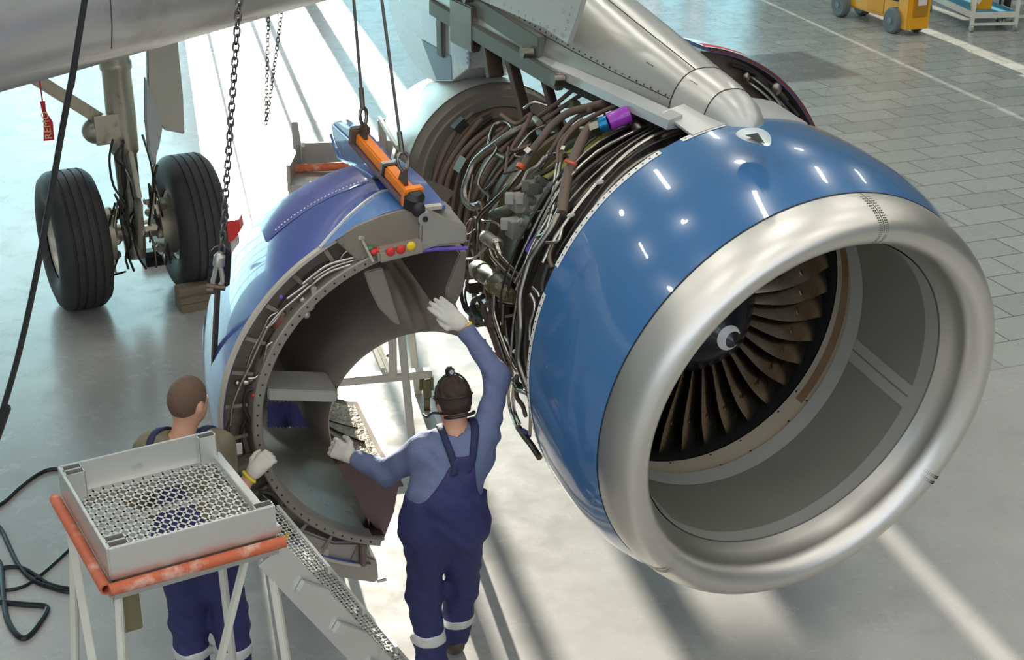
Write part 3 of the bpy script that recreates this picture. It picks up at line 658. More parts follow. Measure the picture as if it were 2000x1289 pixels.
# --- main landing gear
GA=V(.886,.463,0); GF=V(.463,-.886,0); GC=V(-3.2,11.56,0)
gear=thing('main_landing_gear','aircraft main landing gear leg with two big black wheels on the shiny floor','landing gear',GC)
def wheel(off):
    c=GC+GA*off+UP*.585; wl=bpy.data.objects.new('wheel',None); COL.objects.link(wl); wl.parent=gear; wl.location=tuple(GA*off); fn=lambda a,r,t:c+GA*a+r*(math.cos(t)*GF+math.sin(t)*UP)
    m=MB(); pr=[(-.17,.30),(-.205,.36),(-.215,.46),(-.195,.53),(-.15,.572)]
    for g in (-.10,-.035,.035,.10): pr+=[(g-.012,.585),(g-.008,.572),(g+.008,.572),(g+.012,.585)]
    pr+=[(.15,.572),(.195,.53),(.215,.46),(.205,.36),(.17,.30)]
    m.lathe(pr,fn,n=72); ty=m.build('tyre',TYRE,wl,sharp=40)
    m=MB(); m.lathe([(-.16,.30),(-.15,.27),(-.10,.25),(-.08,.10),(-.14,.08),(-.14,.001)],fn,n=40); m.lathe([(.16,.30),(.15,.27),(.06,.25),(.04,.10),(.12,.08),(.12,.001)],fn,n=40)
    for k in range(9):
        q=2*PI*k/9; m.ball(fn(-.10,.2,q),.022,0,4); m.ball(fn(.075,.2,q),.022,0,4)
    m.build('wheel_hub',mat('wheel_rim_cream',(.60,.56,.48),.4,.4,.08,8),wl)
    s_=-1 if off>0 else 1
    m=MB()
    m.lathe([(s_*.17,.24),(s_*.30,.24),(s_*.30,.10)],fn,n=24); 
    for k in range(7): m.ball(fn(s_*.31,.19,2*PI*k/7),.04,0,5)
    m.build('brake_unit',GEARM,wl,sharp=30)
wheel(-.495); wheel(.495)
m=MB(); m.tube([GC+UP*z for z in (.35,.55,.9,1.25,1.28,1.32)],[.085,.095,.09,.095,.115,.115],24); m.tube([GC-GA*.40+UP*.585,GC+GA*.40+UP*.585],.075,16); m.build('piston',GEARM,gear)
m=MB(); m.tube([GC+UP*z for z in (1.32,1.6,1.95,1.97,2.02,2.04,2.3,2.32,2.37,2.39,3.2)],[.115,.12,.115,.128,.128,.115,.115,.128,.128,.115,.115],28); m.obox(GC+UP*1.5+GF*.02-GA*.12,GA*.12,GF*.09,UP*.12); m.ball(GC-GA*.22+UP*1.48,.11,0,8); m.build('main_strut',GEARM,gear,sharp=40)
m=MB(); a=GC-GA*.15+UP*1.55; b=aty(120,185,11.3); m.bar(a,b+(b-a)*1.3,.13,.10); m.build('side_brace',GEARM,gear,bevel=.015)
m=MB(); m.bar(GC+GF*.16+UP*1.3,GC+GF*.32+UP*.95,.14,.04,GA); m.bar(GC+GF*.32+UP*.95,GC+GF*.14+UP*.5,.14,.04,GA); m.build('torque_link',GEARM,gear,bevel=.008)
rs=random.Random(11)
for k in range(16):
    x=rs.uniform(-.22,.22); pts=[]; z=rs.uniform(.9,1.5)
    for q in range(5): pts.append(GC+GA*(x+rs.uniform(-.05,.05))+GF*(.13+rs.uniform(0,.09))+UP*max(.3,z)); z-=rs.uniform(.1,.28)
    m=MB(); m.tube(smooth(pts,4),.010,6); m.build('brake_hose',(BCAB,STEELD,HOSEB)[k%3],gear)
for k in range(12):
    m=MB(); p=GC+GA*rs.uniform(-.28,.28)+GF*rs.uniform(.06,.17)+UP*rs.uniform(.30,1.0); m.obox(p,GA*rs.uniform(.02,.06),GF*.03,UP*rs.uniform(.02,.07)); m.build('fitting',(GEARM,STEELD,STEEL)[k%3],gear,bevel=.008)
def gdoor(name,px,Y0_,Y1_,mt):
    P=[aty(x,y,Y0_+(Y1_-Y0_)*(x-280)/80) for x,y in px]; m=MB(); m.prism(P,GF*-.06); return m.build(name,mt,gear,bevel=.01)
gdoor('gear_door',[(287,60),(345,55),(358,185),(361,262),(322,254),(300,225),(290,190)],11.35,11.75,mat('gear_door_grey',(.46,.45,.41),.4,.2,.07,3))
gdoor('door_skirt',[(284,150),(300,190),(318,250),(312,285),(300,325),(290,290),(284,230)],11.3,11.5,mat('gear_door_blue_grey',(.40,.44,.45),.4,.2,.07,3))
for lab,px,sz,mt in (('brown wooden wheel chock in front of the right landing gear wheel',(388,598),(.34,.16,.20),WOOD),('dark rubber wheel chock between the two landing gear wheels',(305,512),(.22,.14,.12),BLACK)):
    p=atz(*px); o=MB(); cx=V(*p); o.prism([cx+GF*.10-GA*sz[0]/2,cx-GF*.10-GA*sz[0]/2,cx-GF*.08-GA*sz[0]/2+UP*sz[2],cx+GF*.04-GA*sz[0]/2+UP*sz[2]],GA*sz[0])
    for q in (.35,.7): o.bar(cx+GF*.075-GA*sz[0]*.5+UP*sz[2]*q,cx+GF*.075+GA*sz[0]*.5+UP*sz[2]*q,.02,.012,UP)
    tag(o.build('wheel_chock',mt,None,p,bevel=.008),lab,'chock')
# ================================================================ thrust reverser half hanging beside the engine
RC=V(-.431,6.674,1.379); RN=nvec(.375,-.113); RU=nrm(np.cross(RN,UP)); RV=np.cross(RU,RN)
def RP(a,r,t): return RC+RN*a+r*(math.cos(t)*RU+math.sin(t)*RV)
def rpl(x,y,a=0.): return atp(x,y,RC+RN*a,RN)
def rcyl(x,y,r):
    d=ray(x,y); o=CAM-RC; dp=d-RN*np.dot(d,RN); op=o-RN*np.dot(o,RN); A=dp@dp; B=dp@op; C=op@op-r*r; D=B*B-A*C
    return CAM+d*((-B-math.sqrt(D))/A if D>0 else -B/A)
rev=thing('thrust_reverser_half','blue C-shaped engine cowl half hanging from the orange beam, its hose-lined edge facing the workers','engine cowl',(RC[0],RC[1],.25))
T0,T1=R(-73),R(96)
m=MB(); PRO=[(0,1.068),(-.12,1.072),(-.35,1.066),(-.55,1.045),(-.74,1.012)]
m.lathe(PRO+[(a,r-.02) for a,r in PRO[::-1]],RP,R(-68),R(94),n=90,closeprof=True); m.build('outer_skin',BLUE2,rev,sharp=50)
m=MB(); m.lathe([(.004,1.069),(.004,1.052),(-.02,1.05),(-.02,1.073)],RP,R(-70),R(93),n=90,closeprof=True); m.build('edge_seal',RINGE,rev)
def rpoly(name,px,r,mt,th=.004):
    P=[rcyl(x,y,r) for x,y in px]; c=np.mean(P,0); return P
# light panel at the top with a pale seal round it
up_=[(625,483),(656,447),(697,407),(741,376),(775,368)]; lo_=[(640,478),(690,447),(741,420),(781,408),(806,402)]
G=[[rcyl(*a,1.076),rcyl(*b,1.076)] for a,b in zip(smooth(up_,4),smooth(lo_,4))]
m=MB(); m.grid([[g[0]*(1-f_)+g[1]*f_+0 for f_ in np.linspace(0,1,6)] for g in G]); m.build('light_panel',BLUEL,rev)
m=MB(); m.tube([rcyl(*p,1.078) for p in smooth(up_,4)],.008,6); m.build('panel_seal',PALE,rev)
# raised rear lip and rivet line on the skin
m=MB(); m.lathe([(-.40,1.0645),(-.42,1.0685),(-.74,1.018)],RP,R(48),R(80),n=30); m.build('rear_skin_step',mat('violet_blue_paint',(.085,.10,.33),.25,0,.12,3,coat=1.),rev)
m=MB()
for k in range(26): m.ball(RP(-.425,1.068,R(52)+k*R(1.05)),.005,0,3)
m.build('fastener_row',WHITE,rev)
# front ring channel with its hoses
m=MB(); m.lathe([(0,1.05),(-.05,1.046),(-.095,1.035),(-.10,.93),(-.02,.915),(.02,.905),(.02,.895)],RP,T0,T1,n=100); m.build('ring_channel',RINGF,rev,sharp=30)
m=MB(); m.lathe([(.022,.912),(.028,.905),(.028,.868),(.02,.862),(-.06,.862),(-.06,.912)],RP,T0,R(98),n=100,closeprof=True)
for k in range(44): 
    t=T0+R(4)+k*R(3.7); p=RP(.0285,.888,t); m.ball(p,.006,1,3)
m.build('inner_rim',[mat('rim_grey_brown',(.27,.25,.21),.45,.3,.15,6),DARK],rev,sharp=30)
for k in range(15):
    m=MB(); t=T0+R(6)+k*R(10.6); m.grid([[RP(-.095,.92,t-.01),RP(-.095,.92,t+.01)],[RP(-.02,.93,t-.01),RP(-.02,.93,t+.01)],[RP(-.01,1.04,t-.01),RP(-.01,1.04,t+.01)],[RP(-.09,1.045,t-.01),RP(-.09,1.045,t+.01)]],closeu=True); m.build('channel_rib',RINGF,rev,sharp=30)
def rrun(name,pts,a,rad,mt,seg=5,n=8):
    k=len(pts); aa=[a]*k if np.isscalar(a) else np.interp(np.linspace(0,1,k),np.linspace(0,1,len(a)),a)
    m=MB(); m.tube(smooth([rpl(x,y,q) for (x,y),q in zip(pts,aa)],seg),rad,n); return m.build(name,mt,rev,sharp=60)
C3=lambda p:crop(400,200,2.929,p); C4=lambda p:crop(400,550,2.148,p)
rrun('hydraulic_pipe',C3([(960,880),(900,890),(800,915),(720,945),(650,985),(560,1055),(470,1120)]),-.01,.008,STEEL)
rrun('hydraulic_pipe',C3([(965,868),(900,872),(800,898),(710,925),(640,970),(560,1035)]),.0,.008,STEEL)
rrun('hydraulic_pipe',C3([(960,900),(880,915),(790,940),(700,975),(600,1050),(520,1120),(450,1180),(400,1250),(350,1290)]),.0,.007,STEEL)
rrun('hydraulic_pipe',C3([(890,815),(805,855),(765,915)]),-.03,.005,STEEL)
rrun('hydraulic_pipe',C3([(780,910),(700,915),(630,950),(545,1030),(470,1100),(420,1170)]),-.05,.006,HOSEB)
rrun('hydraulic_pipe',C4([(305,128),(270,150),(240,215),(195,300),(170,390),(160,405)]),-.02,.007,STEEL)
rrun('hydraulic_pipe',C4([(330,112),(270,180),(230,260),(190,350),(150,430),(115,520),(105,600)]),.0,.007,STEEL)
rrun('hydraulic_pipe',C4([(300,130),(240,230),(200,300),(165,400),(130,480),(110,560),(95,610)]),-.04,.006,STEELD)
rrun('hydraulic_pipe',C4([(365,175),(345,225),(270,260),(255,300),(235,370),(215,400),(180,405)]),-.01,.008,STEEL)
rrun('wire_loom',C4([(310,190),(275,245),(250,290),(235,350)]),-.04,.014,HOSEB)
rrun('wire_loom',C4([(215,450),(180,455),(165,490),(165,530),(185,570),(190,600)]),-.02,.009,HOSEB)
rrun('wire_loom',C4([(185,560),(160,600),(150,660),(165,720)]),-.05,.010,HOSEB)
rrun('wire_loom',C4([(230,880),(280,890),(310,930),(320,1000),(310,1030)]),.03,.010,HOSEB)
rrun('wire_loom',C4([(240,890),(290,940),(300,1000)]),.02,.008,STEELD)
rrun('hydraulic_pipe',C4([(95,610),(105,650),(110,720),(130,790),(150,820)]),-.04,.008,STEELD)
def rlump(name,x,y,a,s_,mt,ex=()):
    p=rpl(x,y,a); m=MB(); m.ball(p,s_,0,6,[RU,RN,RV])
    for dx,dy,dz,q in ex: m.ball(p+RU*dx+RN*dz+RV*dy,q,0,5)
    return m.build(name,mt,rev,sharp=50)
rlump('lock_actuator',602,592,-.02,(.035,.03,.045),GEARM,((-.03,.03,.02,.02),(.02,-.04,.03,.022),(.03,.03,.01,.018)))
rlump('lock_actuator',588,600,-.05,(.04,.03,.03),HOSEB,((.04,.0,.02,.02),))
rlump('red_plug',548,628,-.05,(.05,.03,.05),mat('dull_red_bracket',(.22,.07,.05),.5,.1,.2,7),((-.03,.03,.0,.025),))
rlump('violet_plug',549,579,0,(.012,.012,.012),VIOLET); rlump('red_plug',497,772,0,(.016,.014,.014),RED)
m=MB(); p=rpl(612,570,.0); m.obox(p,RU*.014,RN*.02,RV*.035); m.build('pipe_clamp',CAST,rev,bevel=.004)
m=MB(); p=rpl(606,548,.0); m.ball(p,.018,0,5); m.build('pipe_clamp',HOSE,rev)
m=MB(); p=rpl(466,876,.01); m.obox(p,RU*.017,RN*.006,RV*.030); m.build('data_tag',LABW,rev)
rlump('hinge_bracket',480,745,-.03,(.03,.02,.018),STEEL,((.04,.0,.0,.018),(-.03,.01,0,.015)))
rlump('latch_body',525,985,-.02,(.05,.04,.06),HOSEB,((.03,.05,.03,.03),(-.03,-.04,.03,.03)))
m=MB(); p=rpl(561,1048,.0); m.obox(p,RU*.012,RN*.01,RV*.03); m.build('yellow_tag',YEL,rev)
# bracket with coloured plugs, box with three buttons
m=MB(); a_,b_=rpl(707,468,.02),rpl(727,508,.03); m.bar(a_,b_,.012,.05,RN); m.bar(rpl(700,463,.02),rpl(712,462,.0),.02,.03,RN); m.build('plug_bracket',RINGE,rev,bevel=.003)
rlump('green_plug',722,484,.03,(.018,.012,.01),mat('green_plug',(.05,.25,.12),.5,0,.1,9)); rlump('red_plug',731,491,.04,(.022,.016,.016),RED,((-.018,.004,0,.014),))
bx=rpl(779,486,.03); bu=nrm(rpl(818,478,.03)-rpl(742,496,.03)); bv=np.cross(bu,RN); bv=bv if bv[2]>0 else -bv
m=MB(); m.obox(bx,bu*.115,RN*.045,bv*.032); m.build('button_box',mat('box_taupe',(.33,.28,.23),.5,.1,.1,6),rev,bevel=.012)
for x,y,mt in ((763,491,RED),(783,487,RED),(803,480,YEL)):
    m=MB(); p=rpl(x,y,.075); m.ball(p,(.024,.012,.024),0,7,[bu,RN,bv]); m.build('button_cap',mt,rev)
m=MB(); m.bar(rpl(735,505,.04),rpl(825,489,.04),.012,.02,bv); m.build('box_ledge',RINGF,rev)
# hinge end at the top
m=MB(); m.prism([rpl(x,y,.02) for x,y in ((655,470),(700,442),(745,424),(790,412),(818,410),(820,478),(742,494),(700,510))],RN*-.03); m.build('top_plate',RINGF,rev,bevel=.006)
m=MB(); m.prism([rpl(x,y,.03) for x,y in ((822,408),(846,414),(880,431),(912,441),(913,476),(858,480),(828,492),(820,478))],RN*-.30)
m.build('hinge_beam',mat('hinge_grey',(.42,.39,.34),.4,.5,.1,4),rev,bevel=.012)
m=MB(); p=rpl(828,424,.05); m.cyl(p-RN*.03,p+RN*.02,.034,20); m.cyl(p,p+RN*.026,.014,12,1); m.build('hinge_eye',[ALUD,DARK],rev)
m=MB(); m.prism([rpl(x,y,.04) for x,y in ((822,475),(852,470),(858,478),(828,488))],RN*-.1); m.build('hinge_tab',ALUD,rev,bevel=.004)
m=MB(); m.tube([rpl(818,490,.04),rpl(850,486,.03),rpl(912,484,.03)],.010,8); m.build('top_seal',VIOLET,rev)
def gap(mb):   # access opening low on the left of the duct, through which the person behind shows
    v=np.vstack(mb.v); keep=[]
    for f_,q in zip(mb.f,mb.m):
        c=v[f_].mean(0)-CAM; zc=_c*c[1]-_s*c[2]; x=1000+FPX*c[0]/zc; y=644+FPX*(-_s*c[1]-_c*c[2])/zc
        if not (522<x<606 and 784<y<834 and x-522<(y-770)*2.2+20): keep.append((f_,q))
    mb.f=[k[0] for k in keep]; mb.m=[k[1] for k in keep]
# inside: curved duct skins, barrel, dividers
m=MB(); m.lathe([(a,float(np.interp(-a,[.02,.35,.7,1.0],[.864,.868,.86,.80]))) for a in np.linspace(-.02,-1.0,44)],RP,T0,R(97),n=300); gap(m); m.build('duct_skin',DUCT2,rev)
BC=RC+RU*.03-RV*.14
def BP(a,r,t): return BC+RN*a+r*(math.cos(t)*RU+math.sin(t)*RV)
m=MB(); m.lathe([(-.10,.47),(-.12,.482),(-.5,.54),(-1.0,.52),(-1.0,.47),(-.5,.49),(-.12,.46)],BP,R(-82),R(128),n=120,closeprof=True); m.build('core_barrel',DUCTB,rev,sharp=40)
m=MB(); m.lathe([(-.16,.456),(-.5,.482),(-.95,.465)],BP,R(-78),R(2),n=40); m.build('barrel_blanket',QUILT,rev)
m=MB()
for k in range(5): m.tube([BP(-.2-.12*k+.03*math.sin(q*5+k),.452+.012*min(k,2),q) for q in np.linspace(R(-72),R(-12),10)],.005,5)
m.build('blanket_cord',HOSEB,rev)
m=MB(); m.lathe([(-1.0,q) for q in np.linspace(.82,.605,16)]+[(-1.0,.47)],lambda a,r,t:(RP(a,r,t) if r>.6 else BP(a,r,t)),T0,R(126),n=320); gap(m); m.build('rear_blocker',DUCTB,rev)  # added sheet closing the open duct end, standing in for its shade
def rplate(name,px,a,depth,mt,bev=.006):
    m=MB(); m.prism([rpl(x,y,a) for x,y in px],RN*-depth); return m.build(name,mt,rev,bevel=bev)
rplate('flow_divider',[(711,531),(747,522),(783,636),(769,631),(741,603),(724,569)],-.02,.04,mat('divider_brown_grey',(.27,.235,.20),.45,.3,.1,4))
rplate('divider_shelf',[(522,760),(655,764),(662,770),(656,786),(524,782)],-.03,.20,mat('shelf_grey',(.40,.39,.36),.4,.4,.1,4))
rplate('end_wall',[(898,494),(912,490),(907,560),(886,604),(866,624),(872,560)],-.03,.8,DUCTB)
rplate('lower_wall',[(655,905),(700,900),(781,938),(770,1000),(751,1052),(716,1010),(690,960)],-.06,.14,mat('lower_wall_brown',(.15,.095,.075),.42,.35,.25,3))
rplate('bottom_edge',[(690,1046),(752,1047),(752,1057),(690,1056)],.01,.3,STEELD)
rplate('latch_beam',[(575,1030),(655,1060),(724,1059),(720,1086),(736,1092),(740,1130),(736,1140),(640,1125),(606,1092),(580,1062)],-.02,.34,mat('latch_beam_grey',(.33,.31,.27),.45,.4,.12,4),.012)
rplate('latch_fork',[(704,1062),(718,1062),(716,1108),(706,1108)],.03,.05,mat('latch_fork_brown',(.16,.12,.10),.5,.3,.1,5))
rplate('latch_pocket',[(622,1073),(643,1072),(641,1093),(622,1095)],-.012,.02,mat('pocket_tan',(.46,.40,.35),.5,.1,.1,5),.003)
rplate('latch_pocket',[(608,1098),(634,1099),(633,1111),(609,1110)],-.012,.02,MATS['pocket_tan'],.003)
m=MB(); p=rpl(744,1133,-.1); m.cyl(p-RU*.03,p+RU*.02,.010,8); m.build('latch_pin',STEEL,rev)
# hinge fin above the skin
FP=RP(-.5,1.10,R(84)); fin=[(646,239),(649,262),(661,308),(707,332),(745,354),(786,374),(775,352),(704,266),(678,247),(660,235)]
m=MB(); m.prism([atp(x,y,FP,RU) for x,y in fin],-RU*.07); m.build('hinge_fin',BLUE2,rev,bevel=.012)
m=MB(); m.tube([atp(x,y,FP+RU*.004,RU) for x,y in ((650,243),(664,256),(690,280),(713,300),(735,322),(752,340))],.006,6); m.tube([atp(x,y,FP+RU*.004,RU) for x,y in ((646,262),(655,290),(662,309),(690,322),(712,336),(730,349))],.008,6); m.build('fin_edge',BLUEL,rev)
m=MB(); m.prism([atp(x,y,FP,RU) for x,y in ((738,349),(757,330),(760,346))],RU*.04); m.build('fin_gusset',DARK,rev)
# ---------------------------------------------------------------- lifting gear
YB=aty(750,320,7.1)[1]
beam=thing('lifting_beam','orange steel lifting beam bolted along the top of the hanging blue cowl','lifting beam',aty(755,325,7.15))
A_=aty(705,268,7.00); B_=aty(801,378,6.56); d_=nrm(B_-A_); sd2=nrm(np.cross(d_,UP)); u2=np.cross(sd2,d_)
m=MB(); m.obox((A_+B_)/2+(A_-B_)*0,(B_-A_)/2,sd2*.030,u2*.030); m.build('beam_tube',ORANGE,beam,bevel=.008)
m=MB(); m.obox((A_+B_)/2+u2*-.038,(B_-A_)/2*1.05,sd2*.05,u2*.008); m.build('beam_foot',mat('beam_foot_violet',(.16,.12,.15),.5,.4,.1,5),beam)
m=MB(); c=A_+(B_-A_)*.55; m.obox(c,d_*.012,sd2*.0335,u2*.0335); m.build('beam_label',[SHACK],beam)
m=MB(); m.obox(c+d_*.022,d_*.010,sd2*.035,u2*.035); m.build('beam_band',BLACK,beam)
for P,q in ((A_,'a'),(B_,'b')):
    s_=-1 if q=='a' else 1
    m=MB(); m.obox(P+d_*s_*.02,d_*.02,sd2*.05,u2*.05); m.build('end_plate',HOSE if q=='a' else ORANGE,beam,bevel=.006)
lug=[A_+d_*.04+u2*.03,B_-d_*.06+u2*.03]
for P in lug:
    m=MB(); m.prism([P-d_*.035,P+d_*.035,P+d_*.012+u2*.075,P-d_*.012+u2*.075],sd2*.02); m.build('lifting_lug',CASEB,beam)
m=MB(); m.tube([B_+d_*.035-u2*.045,B_+d_*.04+u2*.015,B_+d_*.045+u2*.04],[.05,.052,.03],14); m.ball(B_+d_*.09-u2*.03,(.035,.03,.04),0,7); m.build('clamp_screw',BLACK,beam)
HOOK=aty(597,-1125,7.0)
for P,px,lab in ((lug[0],(714,256),'steel sling rope on the upper left end of the orange lifting beam'),(lug[1],(790,345),'steel sling rope on the lower right end of the orange lifting beam')):
    e=P+u2*.06+sd2*.01; o=thing('sling_rope',lab,'rope',e,'sling ropes of the lifting beam'); dd=nrm(HOOK-e); x=nrm(np.cross(dd,UP)); y=np.cross(dd,x)
    m=MB(); m.tube([e+dd*(.045-.045*math.cos(q))+x*(.026*math.sin(q)*(1.15-.35*math.cos(q))) for q in np.linspace(0,2*PI,22,endpoint=False)],.009,8,closed=True); m.build('thimble_eye',STEELD,o)
    m=MB(); m.cyl(e+dd*.088,e+dd*.19,.013,10); m.build('ferrule',STEELD,o)
    m=MB(); m.tube([e+dd*.1,HOOK],.0075,8); m.build('rope',ROPE,o)
hk=thing('crane_hook','steel crane hook holding the two sling ropes below the roof','hook',HOOK)
m=MB(); m.tube(smooth([HOOK+V(.06,0,.02),HOOK+V(.02,0,-.03),HOOK+V(-.05,0,0),HOOK+V(-.05,0,.09),HOOK+V(0,0,.14)],6),.022,10); m.build('hook',STEELD,hk)
m=MB(); m.box(HOOK+V(0,0,.28),(.22,.16,.3)); m.build('block',ORANGE,hk,bevel=.02)
m=MB(); m.cyl(HOOK+V(0,0,.4),V(HOOK[0],HOOK[1],ZC),.012,8); m.build('wire',ROPE,hk)
def chain(mb,pts,link,wr,n=6):
    P=np.array(pts,float); seg=np.linalg.norm(np.diff(P,axis=0),axis=1); cum=np.concatenate([[0],np.cumsum(seg)]); k=int(cum[-1]/(link*.74))
    for i in range(k):
        s0=(i+.5)*cum[-1]/k; c=np.array([np.interp(s0,cum,P[:,j]) for j in range(3)]); j=min(len(seg)-1,np.searchsorted(cum,s0)-1); d=(P[j+1]-P[j])/seg[j]
        x=nrm(np.cross(d,V(.3,.9,.1))); x=x if i%2 else np.cross(d,x); h=link/2; w=link*.30
        mb.tube([c+d*(h-w)*math.copysign(1,math.cos(q))+d*w*math.cos(q)+x*w*math.sin(q) for q in np.linspace(.2,2*PI+.2,12,endpoint=False)],wr,n,closed=True)
# chain hoist at the left side of the cowl
YH=6.38
ho=thing('hoist_chain','hoist chain with steel shackle and black plate at the left edge of the hanging cowl','chain',aty(430,540,YH))
top=aty(467,0,YH); low=aty(433,492,YH); up2=top+(top-low)/np.linalg.norm(top-low)*3.2
m=MB(); chain(m,[up2,low],.046,.0052); m.build('chain',CHAINM,ho)
m=MB(); m.tube([up2,V(up2[0],up2[1],ZC)],.01,6); m.build('wire',ROPE,ho)
m=MB(); m.prism([aty(x,y,YH+.05) for x,y in ((410,492),(420,482),(438,482),(451,494),(447,560),(404,558))],V(0,.03,0)); m.build('hook_plate',BLACK,ho,bevel=.006)
m=MB(); p=aty(429,500,YH); q=aty(427,518,YH); m.tube([p+UP*.02,p,q,q-UP*.01],[.012,.028,.028,.016],12); m.build('swivel',SHACK,ho)
m=MB(); m.tube(smooth([aty(x,y,YH-.01) for x,y in ((423,520),(419,538),(416,552),(424,560),(434,552),(434,538),(430,522))],5,True),.012,8,closed=True); m.build('shackle',SHACK,ho)
m=MB(); m.cyl(aty(404,558,YH-.02),aty(440,562,YH-.02),.014,10); m.cyl(aty(405,566,YH-.02),aty(418,566,YH-.02),.02,10); m.build('pin',CASEB,ho)
m=MB(); m.bar(aty(425,565,YH+.03),aty(418,700,YH+.12),.022,.02); m.bar(aty(418,700,YH+.12),aty(412,800,YH+.2),.018,.02); m.build('pull_strap',CASEB,ho)
hc=thing('hand_chain','thin looped hand chain hanging in front of the bright floor left of the sling ropes','chain',aty(519,243,9.0))
m=MB(); a_,b_,c_=aty(528,-120,9.0),aty(519,243,9.0),aty(570,-120,9.0)
chain(m,[a_,b_],.034,.0035,4); chain(m,[b_+V(.002,.01,0),c_],.034,.0035,4); m.build('chain',CHAINM,hc)
m=MB(); m.tube([a_,V(a_[0],a_[1],ZC)],.004,5); m.tube([c_,V(c_[0],c_[1],ZC)],.004,5); m.build('cord',ROPE,hc)
ov=MB(); P=[aty(x,y,3.6) for x,y in ((165,0),(146,120),(122,250),(96,400),(66,560),(34,700),(0,818))]; d0=nrm(P[0]-P[1]); d1=P[-1]-P[-2]
ov.tube(smooth([V(P[0][0]+1.6,3.6,ZC)]+[P[0]+d0*2.5]+P+[P[-1]+d1,V(-2.6,3.6,.3),V(-3.2,3.6,.012)],6),.0085,8)
tag(ov.build('overhead_cable',BCAB,None,P[-1]),'long black cable hanging down across the upper left corner','cable')
# ---------------------------------------------------------------- far reverser half beyond the pylon
FC=EC-EN*.7+EU*.25+UP*.15
def FPt(a,r,t): return FC+EN*a+r*(math.cos(t)*EU+math.sin(t)*UP)
far=thing('thrust_reverser_half','far engine cowl half with red edge standing open beyond the pylon','engine cowl',(FC[0],FC[1],.3))
m=MB(); PR=[(0,1.07),(-.3,1.075),(-.8,1.0)]; m.lathe(PR+[(a,r-.02) for a,r in PR[::-1]],FPt,R(-75),R(80),n=70,closeprof=True); m.build('outer_skin',BLUE2,far)
m=MB(); m.lathe([(.003,1.072),(.003,1.055),(-.03,1.074)],FPt,R(-75),R(80),n=70,closeprof=True); m.build('edge_seal',mat('dark_red_edge',(.12,.03,.03),.45,0,.2,6),far)
m=MB(); m.lathe([(.002,1.08),(-.05,1.085),(-.12,1.08)],FPt,R(66),R(82),n=12); m.build('red_band',RED,far)
m=MB(); m.lathe([(0,1.05),(-.09,1.04),(-.10,.90),(.0,.89),(.02,.88),(.02,.86),(-.3,.86),(-.9,.80)],FPt,R(-75),R(80),n=70); m.build('ring_channel',mat('channel_brown',(.15,.12,.10),.5,.3,.2,5),far,sharp=30)
m=MB(); m.lathe([(.025,.89),(.025,.86)],FPt,R(-75),R(80),n=70); 
for k in range(30): m.ball(FPt(.026,.875,R(-20+k*3)),.007,1,3)
m.build('inner_rim',[DUCTL,DARK],far,recalc=False)
rs=random.Random(21)
for k in range(9):
    r0=rs.uniform(.93,1.02); t0=rs.uniform(15,45); m=MB(); m.tube([FPt(-.03+.03*math.sin(q*9+k),r0+.012*math.sin(q*7+k),q) for q in np.linspace(R(t0),R(t0+rs.uniform(15,35)),12)],rs.choice((.007,.010,.014)),6); m.build('hydraulic_pipe',(STEEL,HOSEB,STEELD)[k%3],far,sharp=60)
for k in range(7):
    t=R(rs.uniform(22,65)); m=MB(); m.ball(FPt(-.02,rs.uniform(.93,1.02),t),(rs.uniform(.02,.04),.03,rs.uniform(.02,.045)),0,6); m.build('lock_actuator',(CASEB,HOSEB,STEELD)[k%3],far)
# ================================================================ people (distance-field bodies turned into one smooth surface each)
def snet(F,lo,h):
    F=np.asarray(F,np.float32); S=F<0; nx,ny,nz=[n-1 for n in F.shape]
    cs=[(i,j,k) for i in(0,1) for j in(0,1) for k in(0,1)]
    sub=lambda A,c:A[c[0]:c[0]+nx,c[1]:c[1]+ny,c[2]:c[2]+nz]
    cnt=sum(sub(S,c).astype(np.int8) for c in cs); act=(cnt>0)&(cnt<8); ix=np.argwhere(act)
    vid=-np.ones((nx,ny,nz),int); vid[act]=np.arange(len(ix))
    acc=np.zeros((len(ix),3)); num=np.zeros(len(ix)); g=lambda c:F[ix[:,0]+c[0],ix[:,1]+c[1],ix[:,2]+c[2]]
    vals={c:g(c) for c in cs}
    for c in cs:
        for ax in range(3):
            if c[ax]==0:
                d=list(c); d[ax]=1; d=tuple(d); a,b=vals[c],vals[d]; x=(a<0)!=(b<0); t=np.where(x,a/np.where(a-b==0,1,a-b),0)
                p=np.tile(np.array(c,float),(len(ix),1)); p[:,ax]+=t; acc[x]+=p[x]; num+=x
    P=(ix+acc/num[:,None])*h+np.array(lo); Q=[]
    for ax in range(3):
        A=[slice(1,-1)]*3; A[ax]=slice(0,-1); B=[slice(1,-1)]*3; B[ax]=slice(1,None)
        a,b=S[tuple(A)],S[tuple(B)]; e=np.argwhere(a!=b)
        if not len(e): continue
        off=np.array([1,1,1]); off[ax]=0; e=e+off; u,v=[q for q in range(3) if q!=ax]
        def cell(du,dv):
            q=e.copy(); q[:,u]-=du; q[:,v]-=dv; return vid[q[:,0],q[:,1],q[:,2]]
        f=np.stack([cell(1,1),cell(0,1),cell(0,0),cell(1,0)],1); Q.append(f[(f>=0).all(1)])
    return P,np.vstack(Q).tolist()
